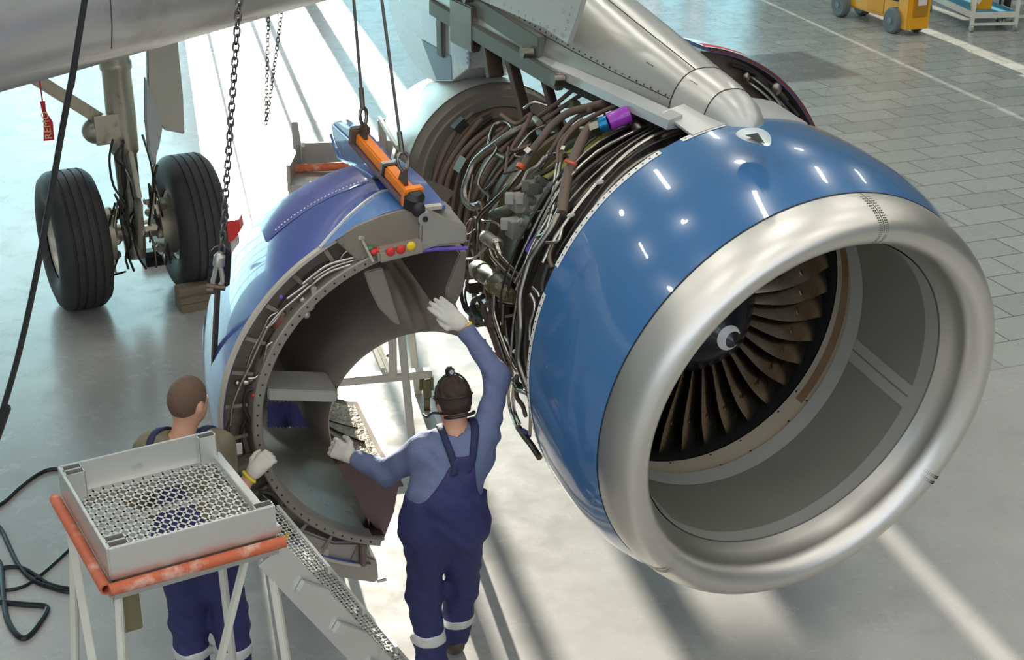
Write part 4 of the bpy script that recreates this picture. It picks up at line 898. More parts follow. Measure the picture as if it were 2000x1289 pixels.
class Field:
    def __init__(s,lo,hi,h):
        s.lo=np.array(lo,float); s.h=h; n=np.ceil((np.array(hi)-s.lo)/h).astype(int)+1
        s.P=np.stack(np.meshgrid(*[s.lo[i]+h*np.arange(n[i]) for i in range(3)],indexing='ij'),-1).astype(np.float32)
    def cap(s,a,b,ra,rb):
        a=np.array(a,np.float32); b=np.array(b,np.float32); d=b-a; w=s.P-a; t=np.clip((w@d)/max(1e-9,d@d),0,1); return np.linalg.norm(w-t[...,None]*d,axis=-1)-(ra+(rb-ra)*t)
    def ell(s,c,r,ax):
        q=(s.P-np.array(c,np.float32))@np.array(ax,np.float32).T; r=np.array(r,np.float32); k0=np.linalg.norm(q/r,axis=-1); k1=np.linalg.norm(q/(r*r),axis=-1)+1e-6; return k0*(k0-1)/k1
    def plane(s,p,n): return (s.P-np.array(p,np.float32))@np.array(n,np.float32)
def smin(a,b,k): h=np.clip(.5+.5*(b-a)/k,0,1); return b+(a-b)*h-k*h*(1-h)
def sjoin(L,k):
    d=L[0]
    for q in L[1:]: d=smin(d,q,k)
    return d
def emit(name,F,D,mt,parent):
    P,Q=snet(D,F.lo,F.h); m=MB(); m.add(P,Q); return m.build(name,mt,parent,sharp=180)
def hand(parent,wrist,d,n,s_,mt,curl=(.25,.35,.3),spread=.10,thumb=.6,name='glove',cuff=True,k=1.08,cuffm=None):
    d=nrm(d); n=nrm(n-d*np.dot(n,d)); s_=nrm(s_-d*np.dot(s_,d)-n*np.dot(s_,n)); w=np.array(wrist,float)
    segs=[(w-d*.02,w+d*.02,.031,.033)]
    for i,(o,l) in enumerate(((.033,.070),(.011,.080),(-.012,.074),(-.034,.058))):
        kn=w+d*.092*k+s_*o*k-n*.004; segs.append((w+d*.012+s_*o*.5,kn,.022,.0155))
        dirn=nrm(d+s_*spread*o/.03); p=kn; ang=0
        for j,(f_,r0,r1) in enumerate(((.45,.0125,.0115),(.32,.0115,.0105),(.23,.0105,.009))):
            ang+=curl[j]; q=p+(dirn*math.cos(ang)-n*math.sin(ang))*l*f_*k*1.05; segs.append((p,q,r0*k,r1*k)); p=q
    t0=w+d*.022+s_*.022; t1=t0+(d*.5+s_*.75-n*.25)*.042*k; t2=t1+nrm(d*thumb+s_*(1-thumb)-n*.35)*.034*k; t3=t2+nrm(d*thumb*1.2+s_*(.7-thumb)-n*.4)*.026*k
    segs+=[(t0,t1,.020,.0155),(t1,t2,.0145,.0125),(t2,t3,.0125,.010)]
    A=np.array([q for g in segs for q in g[:2]]); F=Field(A.min(0)-.045,A.max(0)+.045,.0042)
    palm=sjoin([F.cap(*g) for g in segs[:1]+[segs[1],segs[5],segs[9],segs[13]]],.018)
    D=palm
    for i in range(4): D=smin(D,sjoin([F.cap(*g) for g in segs[2+4*i:5+4*i]],.004),.006)
    D=smin(D,sjoin([F.cap(*g) for g in segs[-3:]],.006),.010)
    o=emit(name,F,D,mt,parent)
    if cuff:
        x=s_; m=MB(); m.tube([w-d*.028+.036*(math.cos(q)*s_+math.sin(q)*n*.85) for q in np.linspace(0,2*PI,22,endpoint=False)],.0085,8,closed=True); m.build('glove_cuff',cuffm or CUFF,o)
    return o
def person(label,J,cl,facing,hf,base):
    root=thing('person',label,'person',base)
    f=nrm(facing); r=nrm(np.cross(f,UP)); pts=np.array([v for v in J.values()]); lo,hi=pts.min(0)-.2,pts.max(0)+.2; lo[2]=max(-.01,lo[2]); F=Field(lo,hi,.0095)
    hd=J['head']; hfw=nrm(hf); hu=nrm(UP-hfw*np.dot(UP,hfw)); hr=np.cross(hfw,hu); ax=[hr,hfw,hu]
    ch=(J['shL']+J['shR'])/2-UP*.10; bl=(J['hipL']+J['hipR'])/2+UP*.20
    arms=[]
    for q in 'LR': arms+=[F.cap(J['sh'+q],J['el'+q],.053,.043),F.cap(J['el'+q],J['wr'+q],.042,.030)]
    lat=nrm(J['shR']-J['shL'])
    torso=sjoin([F.cap(ch-lat*.08,ch+lat*.08,.115,.115),F.cap(bl-r*.05,bl+r*.05,.115,.115),F.cap(J['shL']*.85+J['shR']*.15,J['shR']*.85+J['shL']*.15,.062,.062),F.cap(J['hipL']+UP*.05,J['hipR']+UP*.05,.115,.115),F.cap(ch,bl,.12,.115)],.08)
    legs=[]
    for q in 'LR': legs+=[F.cap(J['hip'+q],J['kn'+q],.088,.060),F.cap(J['kn'+q],J['an'+q],.058,.042)]
    feet=[F.cap(J['an'+q]-UP*.045-f*.02,J['an'+q]-UP*.05+f*.15,.04,.034) for q in 'LR']
    neck=F.cap(J['neck']-UP*.04,hd-hu*.03-hfw*.01,.058,.055)
    head=sjoin([F.ell(hd+hu*.02-hfw*.008,(.077,.098,.105),ax),F.cap(hd-hu*.05+hfw*.03,hd-hu*.075+hfw*.055,.055,.036),F.ell(hd-hu*.03+hfw*.02,(.062,.075,.08),ax)],.03)
    head=smin(head,F.cap(hd+hfw*.088+hu*.01,hd+hfw*.112-hu*.022,.010,.015),.015)
    for sg in (-1,1): head=smin(head,F.ell(hd+hr*.079*sg-hfw*.005-hu*.01,(.010,.020,.032),ax),.008)
    hands=[F.cap(J['wr'+q],J['wr'+q]+nrm(J['wr'+q]-J['el'+q])*.05,.028,.024) for q in 'LR']
    full=sjoin([torso]+arms+legs+feet,.035); full=smin(full,sjoin(hands,.02),.015); full=smin(full,smin(neck,head,.03),.035)
    emit('body',F,full,SKIN,root)
    X=F.P; fold=(.0035*np.sin(X[...,2]*47+4*np.sin(X[...,0]*17+X[...,2]*5)+X[...,1]*23)+.004*np.sin(X[...,2]*19+X[...,0]*38+3*np.sin(X[...,1]*22+X[...,2]*9)))*(.35+.65*np.sin(X[...,2]*7.3+X[...,0]*9+1.1)**2)
    waist=bl[2]-.02
    # upper garment
    top=sjoin([torso]+arms,.045)-.016+fold*1.0
    top=np.maximum(top,-F.plane((0,0,waist-.06),UP))
    for q in 'LR':
        dd=nrm(J['wr'+q]-J['el'+q]); lim=J['el'+q]+dd*.10 if q in cl.get('short','') else J['wr'+q]-dd*cl.get('cuffgap',.012)
        cut=np.where(np.linalg.norm(X-((J['el'+q]+J['wr'+q])/2).astype(np.float32),axis=-1)<.25,F.plane(lim,dd),-1); top=np.maximum(top,np.where(F.cap(J['el'+q],J['wr'+q]+dd*.1,.07,.07)<.03,cut,-1))
    top=np.maximum(top,-(F.cap(J['neck']-UP*.02,hd,.066,.066)))
    emit(cl['topname'],F,top,cl['top'],root)
    # overalls with a bib back
    latp=F.plane((J['hipL']+J['hipR'])/2*np.array([1,1,0])+np.array([0,0,1])*1.0,r) if True else 0
    lz=(X[...,2]-bl[2])/max(.05,(ch[2]-bl[2])); cen=(bl*(1)+0)[None]; latc=((X-bl.astype(np.float32))@r.astype(np.float32))-np.clip(lz,0,1.3)*float((ch-bl)@r)
    lower=sjoin(legs+[torso],.05)-.026+fold*1.3
    for q in 'LR': lower=smin(lower,F.cap(J['kn'+q]-UP*.1,J['an'+q],.058,.070)-.012+fold*1.3,.04)
    zb=bl[2]+.02+cl.get('bib',.24)*np.clip(1.38-np.abs(latc)/.12,0,1)**1.5
    lower=np.maximum(lower,X[...,2]-zb.astype(np.float32)); 
    for q in 'LR': lower=np.maximum(lower,-(F.cap(J['an'+q]-UP*.2,J['an'+q]-UP*.045,.01,.01)-.0)) if False else lower
    lower=np.maximum(lower,-(X[...,2]-.055))
    arm_=np.minimum.reduce([a-.03 for a in arms]); lower=np.maximum(lower,-(arm_)*np.where(X[...,2]>waist,1,-99) if False else np.where(X[...,2]>waist,-arm_,-1))
    pa=emit('overalls',F,lower,NAVY,root)
    if cl.get('straps',True):
        for sg in (-1,1):
            t_=np.clip((X[...,2]-(bl[2]+cl.get('bib',.24)-.04))/.2,0,1)
            sdn=np.maximum(np.maximum(torso-.030,-(torso-.006)),np.abs(latc-sg*(.035+.055*t_))-.019); sdn=np.maximum(sdn,-(X[...,2]-(bl[2]+cl.get('bib',.24)-.06))); 
            emit('strap',F,sdn,NAVYS,root)
    for q,z in cl.get('tape',()):
        emit('reflective_band',F,np.maximum(np.maximum(lower-.0045,np.abs(X[...,2]-z)-.030),F.cap(J['kn'+q],J['an'+q],.105,.115)),REFL,pa)
    for q in 'LR':
        sh=sjoin([F.cap(J['an'+q]-UP*.035-f*.05,J['an'+q]-UP*.045+f*.15,.045,.042)],.02)-.006; sh=np.maximum(sh,-(X[...,2]-.004)); emit('shoe',F,sh,SHOE,root)
    # hair
    G=Field(hd-.17,hd+.17,.006); hb=G.ell(hd+hu*.022-hfw*.010,(.077,.098,.105),ax)-cl.get('hairt',.010)
    gn=.004*np.sin(G.P[...,0]*90+3*np.sin(G.P[...,2]*60))*np.sin(G.P[...,1]*80) if cl.get('hairt',.01)>.006 else 0
    hb=hb+gn; lim=G.plane(hd+hfw*cl.get('hairf',.045),nrm(hfw-hu*.55)); nape=-G.plane(hd-hu*.062,nrm(hu+hfw*.15)); hb=np.maximum(np.maximum(hb,lim),nape)
    for sg in (-1,1): hb=np.maximum(hb,-(G.ell(hd+hr*.079*sg-hfw*.005-hu*.012,(.022,.024,.034),ax)))
    emit('hair',G,hb,cl['hair'],root)
    for sg in (-1,1):
        m=MB(); m.ball(hd+hfw*.083+hr*.031*sg+hu*.012,.012,0,6); m.build('eye',WHITE,root)
    m=MB(); m.tube([hd+hfw*.088-hu*.052+hr*q for q in (-.022,0,.022)],[.004,.006,.004],6); m.build('mouth',mat('lip_skin',(.42,.16,.13),.5,0,.05,12),root)
    return root,dict(hd=hd,hf=hfw,hu=hu,hr=hr)
# --- worker with both arms up to the hanging cowl
J=dict(head=V(-.290,6.385,1.492),neck=V(-.280,6.31,1.385),shL=V(-.455,6.27,1.285),shR=V(-.125,6.34,1.345),elL=V(-.625,6.38,1.10),elR=V(-.070,6.46,1.595),
 wrL=aty(690,892,6.50),wrR=aty(906,638,6.60),hipL=V(-.425,6.20,.86),hipR=V(-.245,6.24,.86),knL=V(-.450,6.27,.45),knR=V(-.262,6.36,.47),anL=V(-.415,6.22,.095),anR=V(-.312,6.44,.095))
pR,h=person('worker in slate sweater and navy overalls seen from behind, gloved hands on the hanging cowl',J,dict(top=SWEAT,topname='sweater',hair=HAIR,hairt=.011,tape=(('L',.235),('R',.225)),bib=.22),V(-.25,1,0),V(-.42,.85,-.32),(-.33,6.3,0))
d=aty(846,588,6.625)-J['wrR']; hand(pR,J['wrR']+nrm(d)*.015,d,V(.2,-.93,.3),aty(850,640,6.6)-aty(880,600,6.6),GLOVE,(.10,.16,.15),.035,.95)
d=aty(662,878,6.54)-J['wrL']; hand(pR,J['wrL']+nrm(d)*.01,d,V(-.1,-.85,.5),aty(670,850,6.6)-aty(675,890,6.6),GLOVE,(.55,.8,.7),.03,.7,cuff=True,cuffm=GLOVE)
m=MB(); c=h['hd']+h['hu']*.152-h['hf']*.02; m.obox(c,h['hr']*.020,h['hf']*.016,h['hu']*.018); m.cyl(c+h['hu']*.018,c+h['hu']*.026,.017,12); hl=m.build('headlamp',BLACK,pR,bevel=.004)
m=MB(); m.cyl(c-h['hf']*.016,c-h['hf']*.021,.011,12); m.build('lamp_lens',SHACK,hl)
m=MB()
for tl in (0,): m.tube([h['hd']+h['hu']*.020+h['hr']*.093*math.cos(q)+h['hu']*.126*math.sin(q)-h['hf']*.02 for q in np.linspace(R(-5),R(185),26)],.005,6)
m.tube([h['hd']+h['hu']*.035+h['hr']*.095*math.cos(q)+h['hf']*.116*math.sin(q)-h['hf']*.010 for q in np.linspace(0,2*PI,32,endpoint=False)],.004,6,closed=True); m.build('head_strap',BLACK,pR)
m=MB(); e=h['hd']-h['hr']*.086-h['hu']*.035; m.tube(smooth([e-h['hf']*.06,e+h['hf']*.02-h['hr']*.02,e+h['hf']*.06-h['hr']*.035-h['hu']*.02,e+h['hf']*.10-h['hr']*.04-h['hu']*.01],5),.0075,8); m.tube([h['hd']-h['hu']*.058-h['hf']*.06+h['hr']*.075*math.cos(q)-h['hf']*.055*math.sin(q) for q in np.linspace(0,PI,14)],.009,8); m.build('neck_headset',BLACK,pR)
# --- worker behind the platform
J=dict(head=V(-1.500,6.03,1.665),neck=V(-1.53,5.99,1.545),shL=V(-1.695,5.97,1.455),shR=V(-1.375,6.05,1.43),elL=V(-1.79,6.03,1.17),elR=V(-1.365,6.10,1.07),wrL=V(-1.72,6.18,.98),wrR=aty(490,927,6.20),
 hipL=V(-1.595,5.97,.87),hipR=V(-1.425,5.99,.87),knL=V(-1.60,6.02,.47),knR=V(-1.40,6.04,.47),anL=V(-1.60,5.99,.095),anR=V(-1.385,6.00,.095))
pL,h=person('worker with cropped hair behind the mesh platform, one gloved hand on the hanging cowl',J,dict(top=CAMO,topname='work_shirt',hair=HAIR2,hairt=.004,hairf=.035,tape=(('L',.40-.10),('R',.30)),bib=.25,short='R'),V(.35,1,0),V(.5,.82,-.12),(-1.5,6.0,0))
d=aty(524,890,6.24)-J['wrR']; hand(pL,J['wrR']+nrm(d)*.015,d,V(-.3,-.85,.35),aty(500,878,6.2)-aty(512,905,6.2),GLOVE,(.6,.9,.6),.02,.75,k=.94)
hand(pL,J['wrL']+V(0,.02,-.03),V(.1,.5,-.8),V(-1,0,0),V(0,.8,.4),GLOVE,(.3,.4,.4))
# --- third worker, mostly hidden behind the hanging cowl
J=dict(head=V(-1.420,8.25,1.62),neck=V(-1.420,8.25,1.48),shL=V(-1.240,8.25,1.38),shR=V(-1.600,8.25,1.38),elL=V(-1.190,8.2,1.10),elR=V(-1.660,8.2,1.10),wrL=V(-1.210,8.05,.90),wrR=V(-1.630,8.05,.90),hipL=V(-1.340,8.25,.84),hipR=V(-1.510,8.25,.84),knL=V(-1.320,8.22,.45),knR=V(-1.530,8.22,.45),anL=V(-1.320,8.25,.095),anR=V(-1.530,8.25,.095))
pB,h=person('person in navy overalls standing behind the hanging cowl half, almost wholly hidden by it',J,dict(top=NAVY,topname='jacket',hair=HAIR,straps=False),V(0,-1,0),V(0,-.95,-.25),(-1.42,8.25,0))
for q,sg in (('L',1),('R',-1)): hand(pB,J['wr'+q]+V(0,-.02,-.03),V(0,-.3,-.9),V(sg,0,0),V(0,-.9,.2),GLOVE,(.25,.35,.3))
# ================================================================ platforms, cables, lift, cart
def diamond(m,o,U,Vv,nu,nv_,w=.0042,th=.003):
    N=np.cross(nrm(U),nrm(Vv))
    for i in range(nu):
        for j in range(nv_):
            for sgn in (0,1):
                a=o+U*((i)/nu)+Vv*((j+sgn)/nv_); b=o+U*((i+1)/nu)+Vv*((j+1-sgn)/nv_)
                c0=a+(b-a)*.5; h=(b-a)*.5; x=nrm(np.cross(h,N))*w; m.add([a-x,a+x,b+x,b-x],[(0,1,2,3)])
def platform(label,o,yaw,stairs=True,front=True):
    U=V(math.cos(yaw),math.sin(yaw),0); Q=V(math.sin(yaw),-math.cos(yaw),0); w,d,h=.64,.72,.13
    base=o+U*w/2+Q*d/2; rt=thing('work_platform',label,'work platform',(base[0],base[1],0))
    zt=o[2]; zd=zt-h; D=lambda u,v,z:V(*(o+U*u+Q*v))[0:2].tolist()+[z]
    P=lambda u,v,z:np.array(D(u,v,z))
    for nm,a,b in (('back',(0,0),(w,0)),('left',(0,0),(0,d)),('front',(0,d),(w,d))):
        m=MB(); m.bar(P(*a,zt-h/2),P(*b,zt-h/2),.012,h); m.build('toe_board',ALU,rt,bevel=.002)
    tw,td=.075,.042
    def sock(u,v):
        m=MB(); t=.004
        for (a,b,c,e) in ((u,v,u+tw,v+t),(u,v+td-t,u+tw,v+td),(u,v,u+t,v+td),(u+tw-t,v,u+tw,v+td)):
            m.obox((P(a,b,zt-h/2)+P(c,e,zt-h/2))/2,U*(c-a)/2,Q*(e-b)/2,UP*h/2)
        m.obox(P(u+tw/2,v+td/2,zt-.05),U*tw*.45,Q*td*.45,UP*.003,1)
        m.build('post_socket',[ALU,STEELD],rt,recalc=True)
    for u,v in ((.006,.006),(.006,.05),(w-tw,.006),(.006,d-td-.05),(.006,d-td-.006),(w-tw,d-td-.006)): sock(u,v)
    m=MB(); m.bar(P(w,.02,zd+.02),P(w,d,zd+.02),.035,.03); m.build('entry_sill',ALU,rt,bevel=.003)
    m=MB(); m.bar(P(.02,d*.40,zd-.012),P(w,d*.40,zd-.012),.03,.016); m.bar(P(.02,d*.72,zd-.012),P(w,d*.72,zd-.012),.03,.016); m.bar(P(.02,.02,zd),P(w,.02,zd),.03,.03); m.bar(P(.02,d-.02,zd-.01),P(w,d-.02,zd-.01),.03,.03); m.build('deck_joist',ALU,rt)
    m=MB(); diamond(m,P(.01,.01,zd+.006),U*(w-.02),Q*(d-.02),15,11,.0052); m.build('mesh_deck',ALU,rt,recalc=False)
    for a,b in (((0,-.02,zd-.02),(0,d+.02,zd-.02)),((-.02,d+.012,zd-.02),(w+.02,d+.012,zd-.02)))[:2]:
        a=P(*a)-(U*.028 if a[0]==0 and b[0]==0 else -Q*.02); b=P(*b)-(U*.028 if b[0]==0 else -Q*.02)
        m=MB(); dd=nrm(b-a); n=16; x=nrm(np.cross(dd,UP)); y=np.cross(x,dd)
        m.lathe([(0,.023),(1,.023),(1,.016),(.93,.016)],lambda t,r,q:a+(b-a)*t+r*(math.cos(q)*x+math.sin(q)*y),n=18); m.add([a+.023*(math.cos(q)*x+math.sin(q)*y) for q in np.linspace(0,2*PI,18,endpoint=False)],[tuple(range(18))]); m.build('edge_foam',OREDT,rt)
    m=MB(); m.bar(P(.0,.0,zd-.055),P(.0,d,zd-.055),.03,.05); m.bar(P(0,d,zd-.055),P(w,d,zd-.055),.03,.05); m.bar(P(0,0,zd-.055),P(w,0,zd-.055),.03,.05); m.bar(P(w,0,zd-.055),P(w,d,zd-.055),.03,.05); m.build('deck_frame',ALUD,rt,bevel=.004)
    feet=[(-.10,-.14),(-.10,d+.10),(w+.05,-.14),(w+.05,d+.10)]
    for (u,v),(fu,fv) in zip(((.03,.03),(.03,d-.03),(w-.03,.03),(w-.03,d-.03)),feet):
        m=MB(); m.bar(P(u,v,zd-.03),P(fu,fv,.03),.045,.03); m.build('leg',CREAM,rt,bevel=.005)
    m=MB(); m.obox(P(.05,d-.03,zd-.14),U*.045,Q*.02,UP*.11); m.build('leg_bracket',OLIVE,rt,bevel=.004)
    m=MB(); m.bar(P(-.09,-.12,.06),P(-.09,d+.09,.06),.05,.05); m.bar(P(w+.04,-.12,.06),P(w+.04,d+.09,.06),.05,.05); m.bar(P(-.09,d/2,.06),P(w+.04,d/2,.06),.05,.05); m.build('base_frame',CREAM,rt,bevel=.005)
    m=MB(); m.bar(P(w*.80,d-.01,zd-.07),P(.10,d+.06,.45),.034,.02); m.build('brace',CREAM,rt,bevel=.003)
    m=MB(); m.bar(P(.0,d*.06,zd-.07),P(-.06,d*.8,.5),.034,.02); m.build('brace',CREAM,rt,bevel=.003)
    for u,v in feet:
        m=MB(); m.cyl(P(u,v,.0)+UP*.0,P(u,v,.04),.04,14); m.build('foot_pad',BLACK,rt)
    if stairs:
        run_,n=.98,7; rise=zd/n
        for v in (d-.0,.14):
            m=MB(); m.bar(P(w-.03,v,zd-.08),P(w-.03+run_,v,.0+.04),.014,.13,Q if False else UP); m.build('stringer',ALU if v>.3 else ALUD,rt,bevel=.002)
        for k in range(1,n):
            u=w-.03+run_*(k-.35)/n; z=zd-rise*k+.02
            m=MB(); diamond(m,P(u,.15,z),U*.15,Q*(d-.16),5,12); m.build('tread_mesh',ALU,rt,recalc=False)
            m=MB(); m.bar(P(u+.15,.15,z-.012),P(u+.15,d-.01,z-.012),.012,.034); m.bar(P(u,.15,z-.012),P(u,d-.01,z-.012),.012,.034); m.build('tread_edge',ALU,rt)
            m=MB(); m.bar(P(u+.01,d+.022,z-.02),P(u+.12,d+.022,z-.10),.03,.05); m.build('rail_socket',ALU,rt,bevel=.003)
        m=MB(); a,b=P(w+run_*.45,d+.01,zd*.52),P(w-.12,d+.05,.05); m.bar(a,b,.045,.03); m.build('stair_prop',CREAM,rt,bevel=.004)
    return rt
platform('aluminium mesh work platform with orange-red foam edges and stairs in the lower left foreground',V(-1.82,5.12,1.82),.52)
# second platform behind the hanging cowl
bp=thing('work_platform','second work platform with orange edge pads standing behind the hanging blue cowl','work platform',(-1.15,9.6,0))
YP=9.5; E_=lambda x,y,Y=YP:aty(x,y,Y)
m=MB(); m.obox((E_(590,305)+E_(768,300))/2,(E_(768,300)-E_(590,305))/2,V(0,.01,0),UP*.095); m.build('toe_board',ALUD,bp,bevel=.004)
m=MB(); a,b=E_(590,300),E_(561,275,9.5); m.obox(a+V(-.02,-.25,-.02),V(.012,0,0),V(0,.26,0),UP*.09); m.build('side_board',ALUD,bp,bevel=.004)
m=MB(); m.obox(E_(768,300)+V(.02,-.25,-.02),V(.012,0,0),V(0,.26,0),UP*.09); m.build('side_board',ALUD,bp,bevel=.004)
for x,y in ((577,262),(745,258)):
    m=MB(); m.bar(E_(x+6,y+60),E_(x,y-26),.05,.05,V(0,1,0)); m.build('post',ALUD,bp,bevel=.004); 
for (x0,y0,x1,y1) in ((584,236,592,282),(741,230,776,288)):
    m=MB(); m.bar(E_(x0,y0),E_(x1,y1,9.0),.02,.03); m.build('rail_brace',ALU,bp)
m=MB(); m.tube([E_(578,328,9.25),E_(782,318,9.25)],.028,12); m.build('edge_foam',OREDT,bp)
m=MB(); m.obox((E_(585,322)+E_(768,318))/2+V(0,-.25,0),V(.32,0,0),V(0,.30,0),UP*.02); m.build('deck',ALUD,bp)
LX=[E_(592,330)[0],E_(768,325)[0]]; ZD=E_(680,322)[2]-.02
for x in LX:
    for y in (9.0,9.45):
        m=MB(); m.bar(V(x,y,ZD),V(x+(.12 if x>-1 else -.12),y+(.15 if y>9.2 else -.15),.0),.05,.05); m.build('leg',CREAM,bp,bevel=.004)
m=MB(); a,b=E_(640,745,9.2),E_(843,727,9.35); m.bar(a,b,.06,.075,V(0,1,0)); m.build('base_beam',CREAM,bp,bevel=.006)
m=MB(); m.bar(E_(768,735,9.25),E_(764,560,9.15),.055,.05,V(0,1,0)); m.build('post',CREAM,bp,bevel=.004)
for y in (668,698): 
    m=MB(); p=E_(760,y,9.2); m.prism([p,p+V(-.03,0,.012),p+V(0,0,.03)],V(0,.012,0)); m.build('catch',GREYG,bp)
for p0,p1 in (((762,730),(735,668)),((748,722),(722,660))):
    m=MB(); m.bar(E_(*p0,9.22),E_(*p1,9.6),.03,.03); m.build('brace',CREAM,bp)
m=MB(); a=E_(830,735,9.33); m.bar(a+V(-.03,0,0),a+V(-.03,0,-.10),.02,.04,V(0,1,0)); m.bar(a+V(.05,0,0),a+V(.05,0,-.10),.02,.04,V(0,1,0)); m.tube([a+V(.01,0,-.02),a+V(.015,0,-.16)],[.035,.03],12); m.cyl(V(a[0]-.01,a[1],.05),V(a[0]+.03,a[1],.05),.05,14); m.tube([a+V(.015,0,-.15),V(a[0]+.01,a[1],.05)],.014,8); m.build('caster',OLIVE,bp)
b=V(E_(650,745,9.2)[0],9.2,0); m=MB(); m.cyl(b,b+UP*(E_(650,745,9.2)[2]),.03,10); m.build('foot',OLIVE,bp)
# red bit behind the hanging cowl
rc=MB(); rc.prism([aty(x,y,8.6) for x,y in ((443,432),(466,428),(470,450),(455,470),(446,472))],V(0,.12,0)); p=aty(455,470,8.6); rc.cyl(V(p[0],8.66,0),V(p[0],8.66,p[2]+.02),.03,10,1)
tag(rc.build('red_item',[RED,CREAM],None,(p[0],8.66,0)),'small red flag on a pole beside the left edge of the hanging cowl','equipment')
# cables on the floor
def fcable(name,px,r,label,z=0):
    P=[atz(*q[:2],r+ (q[2] if len(q)>2 else 0)) for q in px]; m=MB(); m.tube(smooth(P,8),r,8); tag(m.build(name,BCAB,None,P[0]),label,'cable')
fcable('floor_cable',[(135,917),(100,916),(70,928),(35,955),(0,985),(-60,1010)],.013,'black cable running out from under the platform to the left edge')
fcable('floor_cable',[(-30,1010),(0,1030),(20,1070),(38,1105),(65,1133),(100,1147),(133,1155),(160,1150),(132,1149),(95,1140),(65,1120),(40,1108),(8,1108),(-40,1120)],.013,'black cable loop lying in a flat coil at the left edge below the platform')
fcable('floor_cable',[(140,1068),(100,1105),(72,1128),(45,1145),(10,1152),(-40,1150)],.010,'thin black cable running diagonally up to the platform leg at the lower left')
fcable('floor_cable',[(-30,1080),(0,1100),(6,1160),(15,1210),(38,1243),(60,1238),(90,1195),(86,1183),(50,1180),(-30,1172)],.016,'thick black cable with a sharp bend nearest the lower left corner')
# yellow scissor lift
a0,a1=atz(1640,32),atz(1742,64); lf=nrm(a1-a0); lr=nrm(V(-lf[1],lf[0],0)); lr=lr if lr[0]>0 else -lr
lc=(a0+a1)/2+lr*.22; sl=thing('scissor_lift','small yellow scissor lift at the top right with grey tyres and warning stickers','scissor lift',lc)
LP=lambda u,v,z:lc+lf*u+lr*v+UP*z; LL=np.linalg.norm(a1-a0)/2
m=MB(); m.obox(LP(-.02,0,.40),lf*(LL+.10),lr*.16,UP*.22); m.build('chassis',CYEL,sl,bevel=.03)
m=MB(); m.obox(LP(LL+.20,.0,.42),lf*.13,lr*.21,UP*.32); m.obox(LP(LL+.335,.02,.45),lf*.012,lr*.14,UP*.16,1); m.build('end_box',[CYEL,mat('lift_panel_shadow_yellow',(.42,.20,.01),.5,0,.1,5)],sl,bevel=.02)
m=MB(); m.obox(LP(LL+.352,.03,.52),lf*.004,lr*.08,UP*.05); m.build('end_label',LABW,sl)
for u in (-LL,LL):
    for v in (-.21,.21):
        m=MB(); c=LP(u,v,.20); m.lathe([(-.07,.02),(-.07,.12),(-.075,.17),(-.05,.20),(.05,.20),(.075,.17),(.07,.12),(.07,.02)],lambda a,r,t:c+lr*a+r*(math.cos(t)*lf+math.sin(t)*UP),n=30); w_=m.build('wheel',GRYT,sl)
        m=MB(); m.cyl(c-lr*.085,c+lr*.085,.05,12); m.build('hub',mat('wheel_hub_grey',(.20,.24,.26),.5,.2,.1,6),w_)
m=MB(); m.obox(LP(.15,-.165,.40),lf*.22,lr*.006,UP*.17); m.build('side_door',mat('lift_door_yellow',(.72,.32,.01),.45,0,.08,5),sl,bevel=.006)
for u,z,w_,h_,mt in ((-.42,.52,.03,.05,LABW),(-.30,.50,.03,.08,LABW),(-.30,.38,.035,.05,LABW),(-.16,.48,.03,.06,LABW),(-.55,.36,.035,.06,mat('warning_sticker',(.55,.20,.16),.5,0,.3,40)),(-.15,.56,.03,.03,RED)):
    m=MB(); m.obox(LP(u,-.163,z),lf*w_,lr*.004,UP*h_); m.build('sticker',mt,sl)
m=MB(); m.obox(LP(LL-.05,-.17,.52),lf*.10,lr*.01,UP*.03); m.build('slot',DARK,sl)
for k in range(4):
    z0=.68+.16*k
    for v in (-.12,.12):
        for s_ in (-1,1):
            m=MB(); m.bar(LP(-.62*s_,v,z0),LP(.62*s_,v,z0+.13),.03,.05); m.build('scissor_arm',CYEL,sl)
m=MB(); m.obox(LP(0,0,1.38),lf*.75,lr*.22,UP*.05); m.build('lift_deck',CYEL,sl,bevel=.01)
m=MB()
for z in (1.9,2.4):
    m.tube([LP(u,v,z) for u,v in ((-.73,-.2),(.73,-.2),(.73,.2),(-.73,.2))],.02,8,closed=True)
for u in (-.73,0,.73):
    for v in (-.2,.2): m.cyl(LP(u,v,1.4),LP(u,v,2.4),.02,8)
m.build('guard_rail',CYEL,sl)
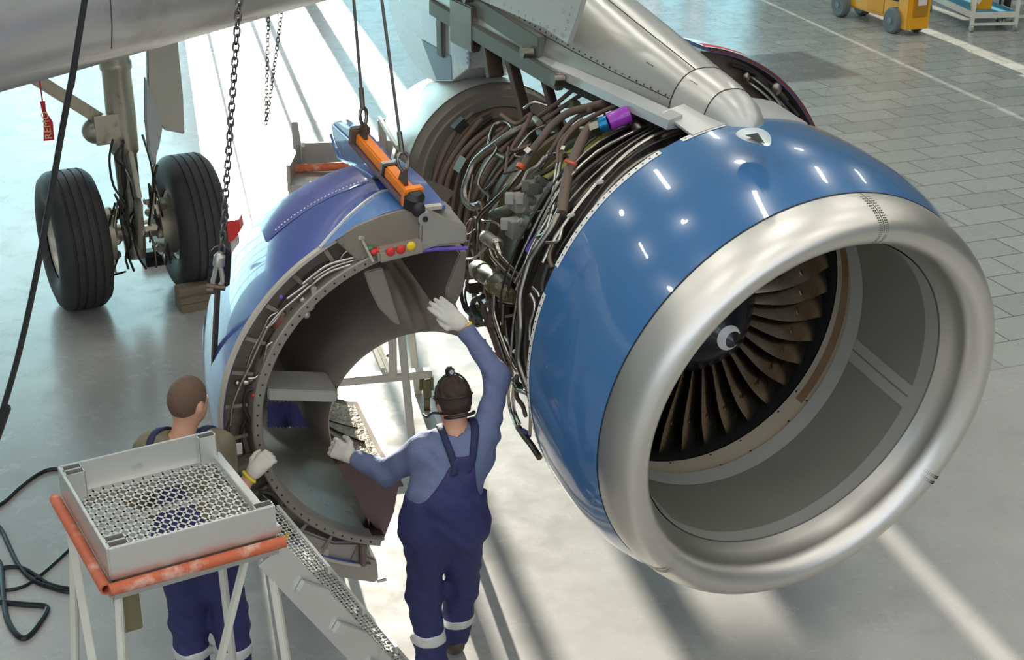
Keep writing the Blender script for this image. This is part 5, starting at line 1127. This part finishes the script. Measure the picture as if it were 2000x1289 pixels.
# service cart with a blue shelf
cp=atz(1896,62); cu=nrm(atz(1815,22)-cp); cv=nrm(V(-cu[1],cu[0],0)); cv=cv if cv[0]>0 else -cv
ct=thing('service_cart','cream framed service cart with blue lower shelf at the top right edge','cart',cp+cu*.8+cv*.45); CP=lambda u,v,z:cp+cu*u+cv*v+UP*z
m=MB(); m.obox(CP(.85,.36,.30),cu*.85,cv*.33,UP*.012); m.build('shelf_mat',BLUES,ct)
m=MB(); 
for a,b in (((0,0),(1.7,0)),((0,.72),(1.7,.72)),((0,0),(0,.72)),((1.7,0),(1.7,.72))): m.bar(CP(*a,.26),CP(*b,.26),.05,.09)
m.build('shelf_frame',CREAM,ct,bevel=.006)
for u,v in ((0,0),(1.7,0),(0,.72),(1.7,.72)):
    m=MB(); m.bar(CP(u,v,.10),CP(u,v,1.5),.06,.06); m.build('upright',CREAM,ct,bevel=.006)
    m=MB(); q=CP(u,v,.055); m.cyl(q-cv*.02,q+cv*.02,.055,14); m.bar(q,q+UP*.08,.05,.03); m.build('caster',SHACK,ct)
m=MB(); m.bar(CP(0,.05,.45),CP(0,.55,1.0),.035,.035); m.bar(CP(0,.72,.12),CP(0,0,.12),.04,.04); m.build('cart_brace',CREAM,ct)
m=MB(); m.obox(CP(.85,.36,1.1),cu*.87,cv*.38,UP*.02); m.build('top_shelf',CREAM,ct)
ob=MB(); ob.obox(CP(.30,.25,.312+.13),cu*.14,cv*.12,UP*.13); ob.obox(CP(.30,.25,.585),cu*.12,cv*.10,UP*.012)
tag(ob.build('tool_box',CYEL,None,CP(.30,.25,.312),bevel=.012),'orange-yellow box sitting on the blue shelf of the cart','box')
c2=atz(1985,52); rk=thing('storage_rack','pale framed rack with dark blue panel at the top right corner','rack',c2+V(.6,.5,0))
m=MB(); m.obox(c2+V(.75,.5,.75),V(.85,0,0),V(0,.03,0),UP*.35); m.build('panel',mat('dark_blue_panel',(.03,.06,.16),.5,0,.1,4),rk)
m=MB()
for z in (.32,.10,.6): m.bar(c2+V(-.15,.35,z),c2+V(1.7,.35,z),.05,.05)
for x in (-.15,1.7): m.bar(c2+V(x,.35,0),c2+V(x,.35,1.6),.05,.05)
m.build('frame',CREAM,rk,bevel=.005)
po=MB(); c3=atz(1962,45); po.tube([V(c3[0],c3[1],.09),V(c3[0]+.03,c3[1],2.2)],.055,12); po.tube([V(c3[0]-.12,c3[1],.10),V(c3[0]-.09,c3[1],2.2)],.022,8)
for k in range(3): q=V(c3[0]+.14*math.cos(2.1*k),c3[1]+.14*math.sin(2.1*k),.05); po.ball(q,.05,1,6); po.bar(q,V(c3[0],c3[1],.1),.03,.03,m=1)
tag(po.build('support_stand',[BLACK,SHACK],None,(c3[0],c3[1],0)),'black post on small casters between the cart and the rack','stand')
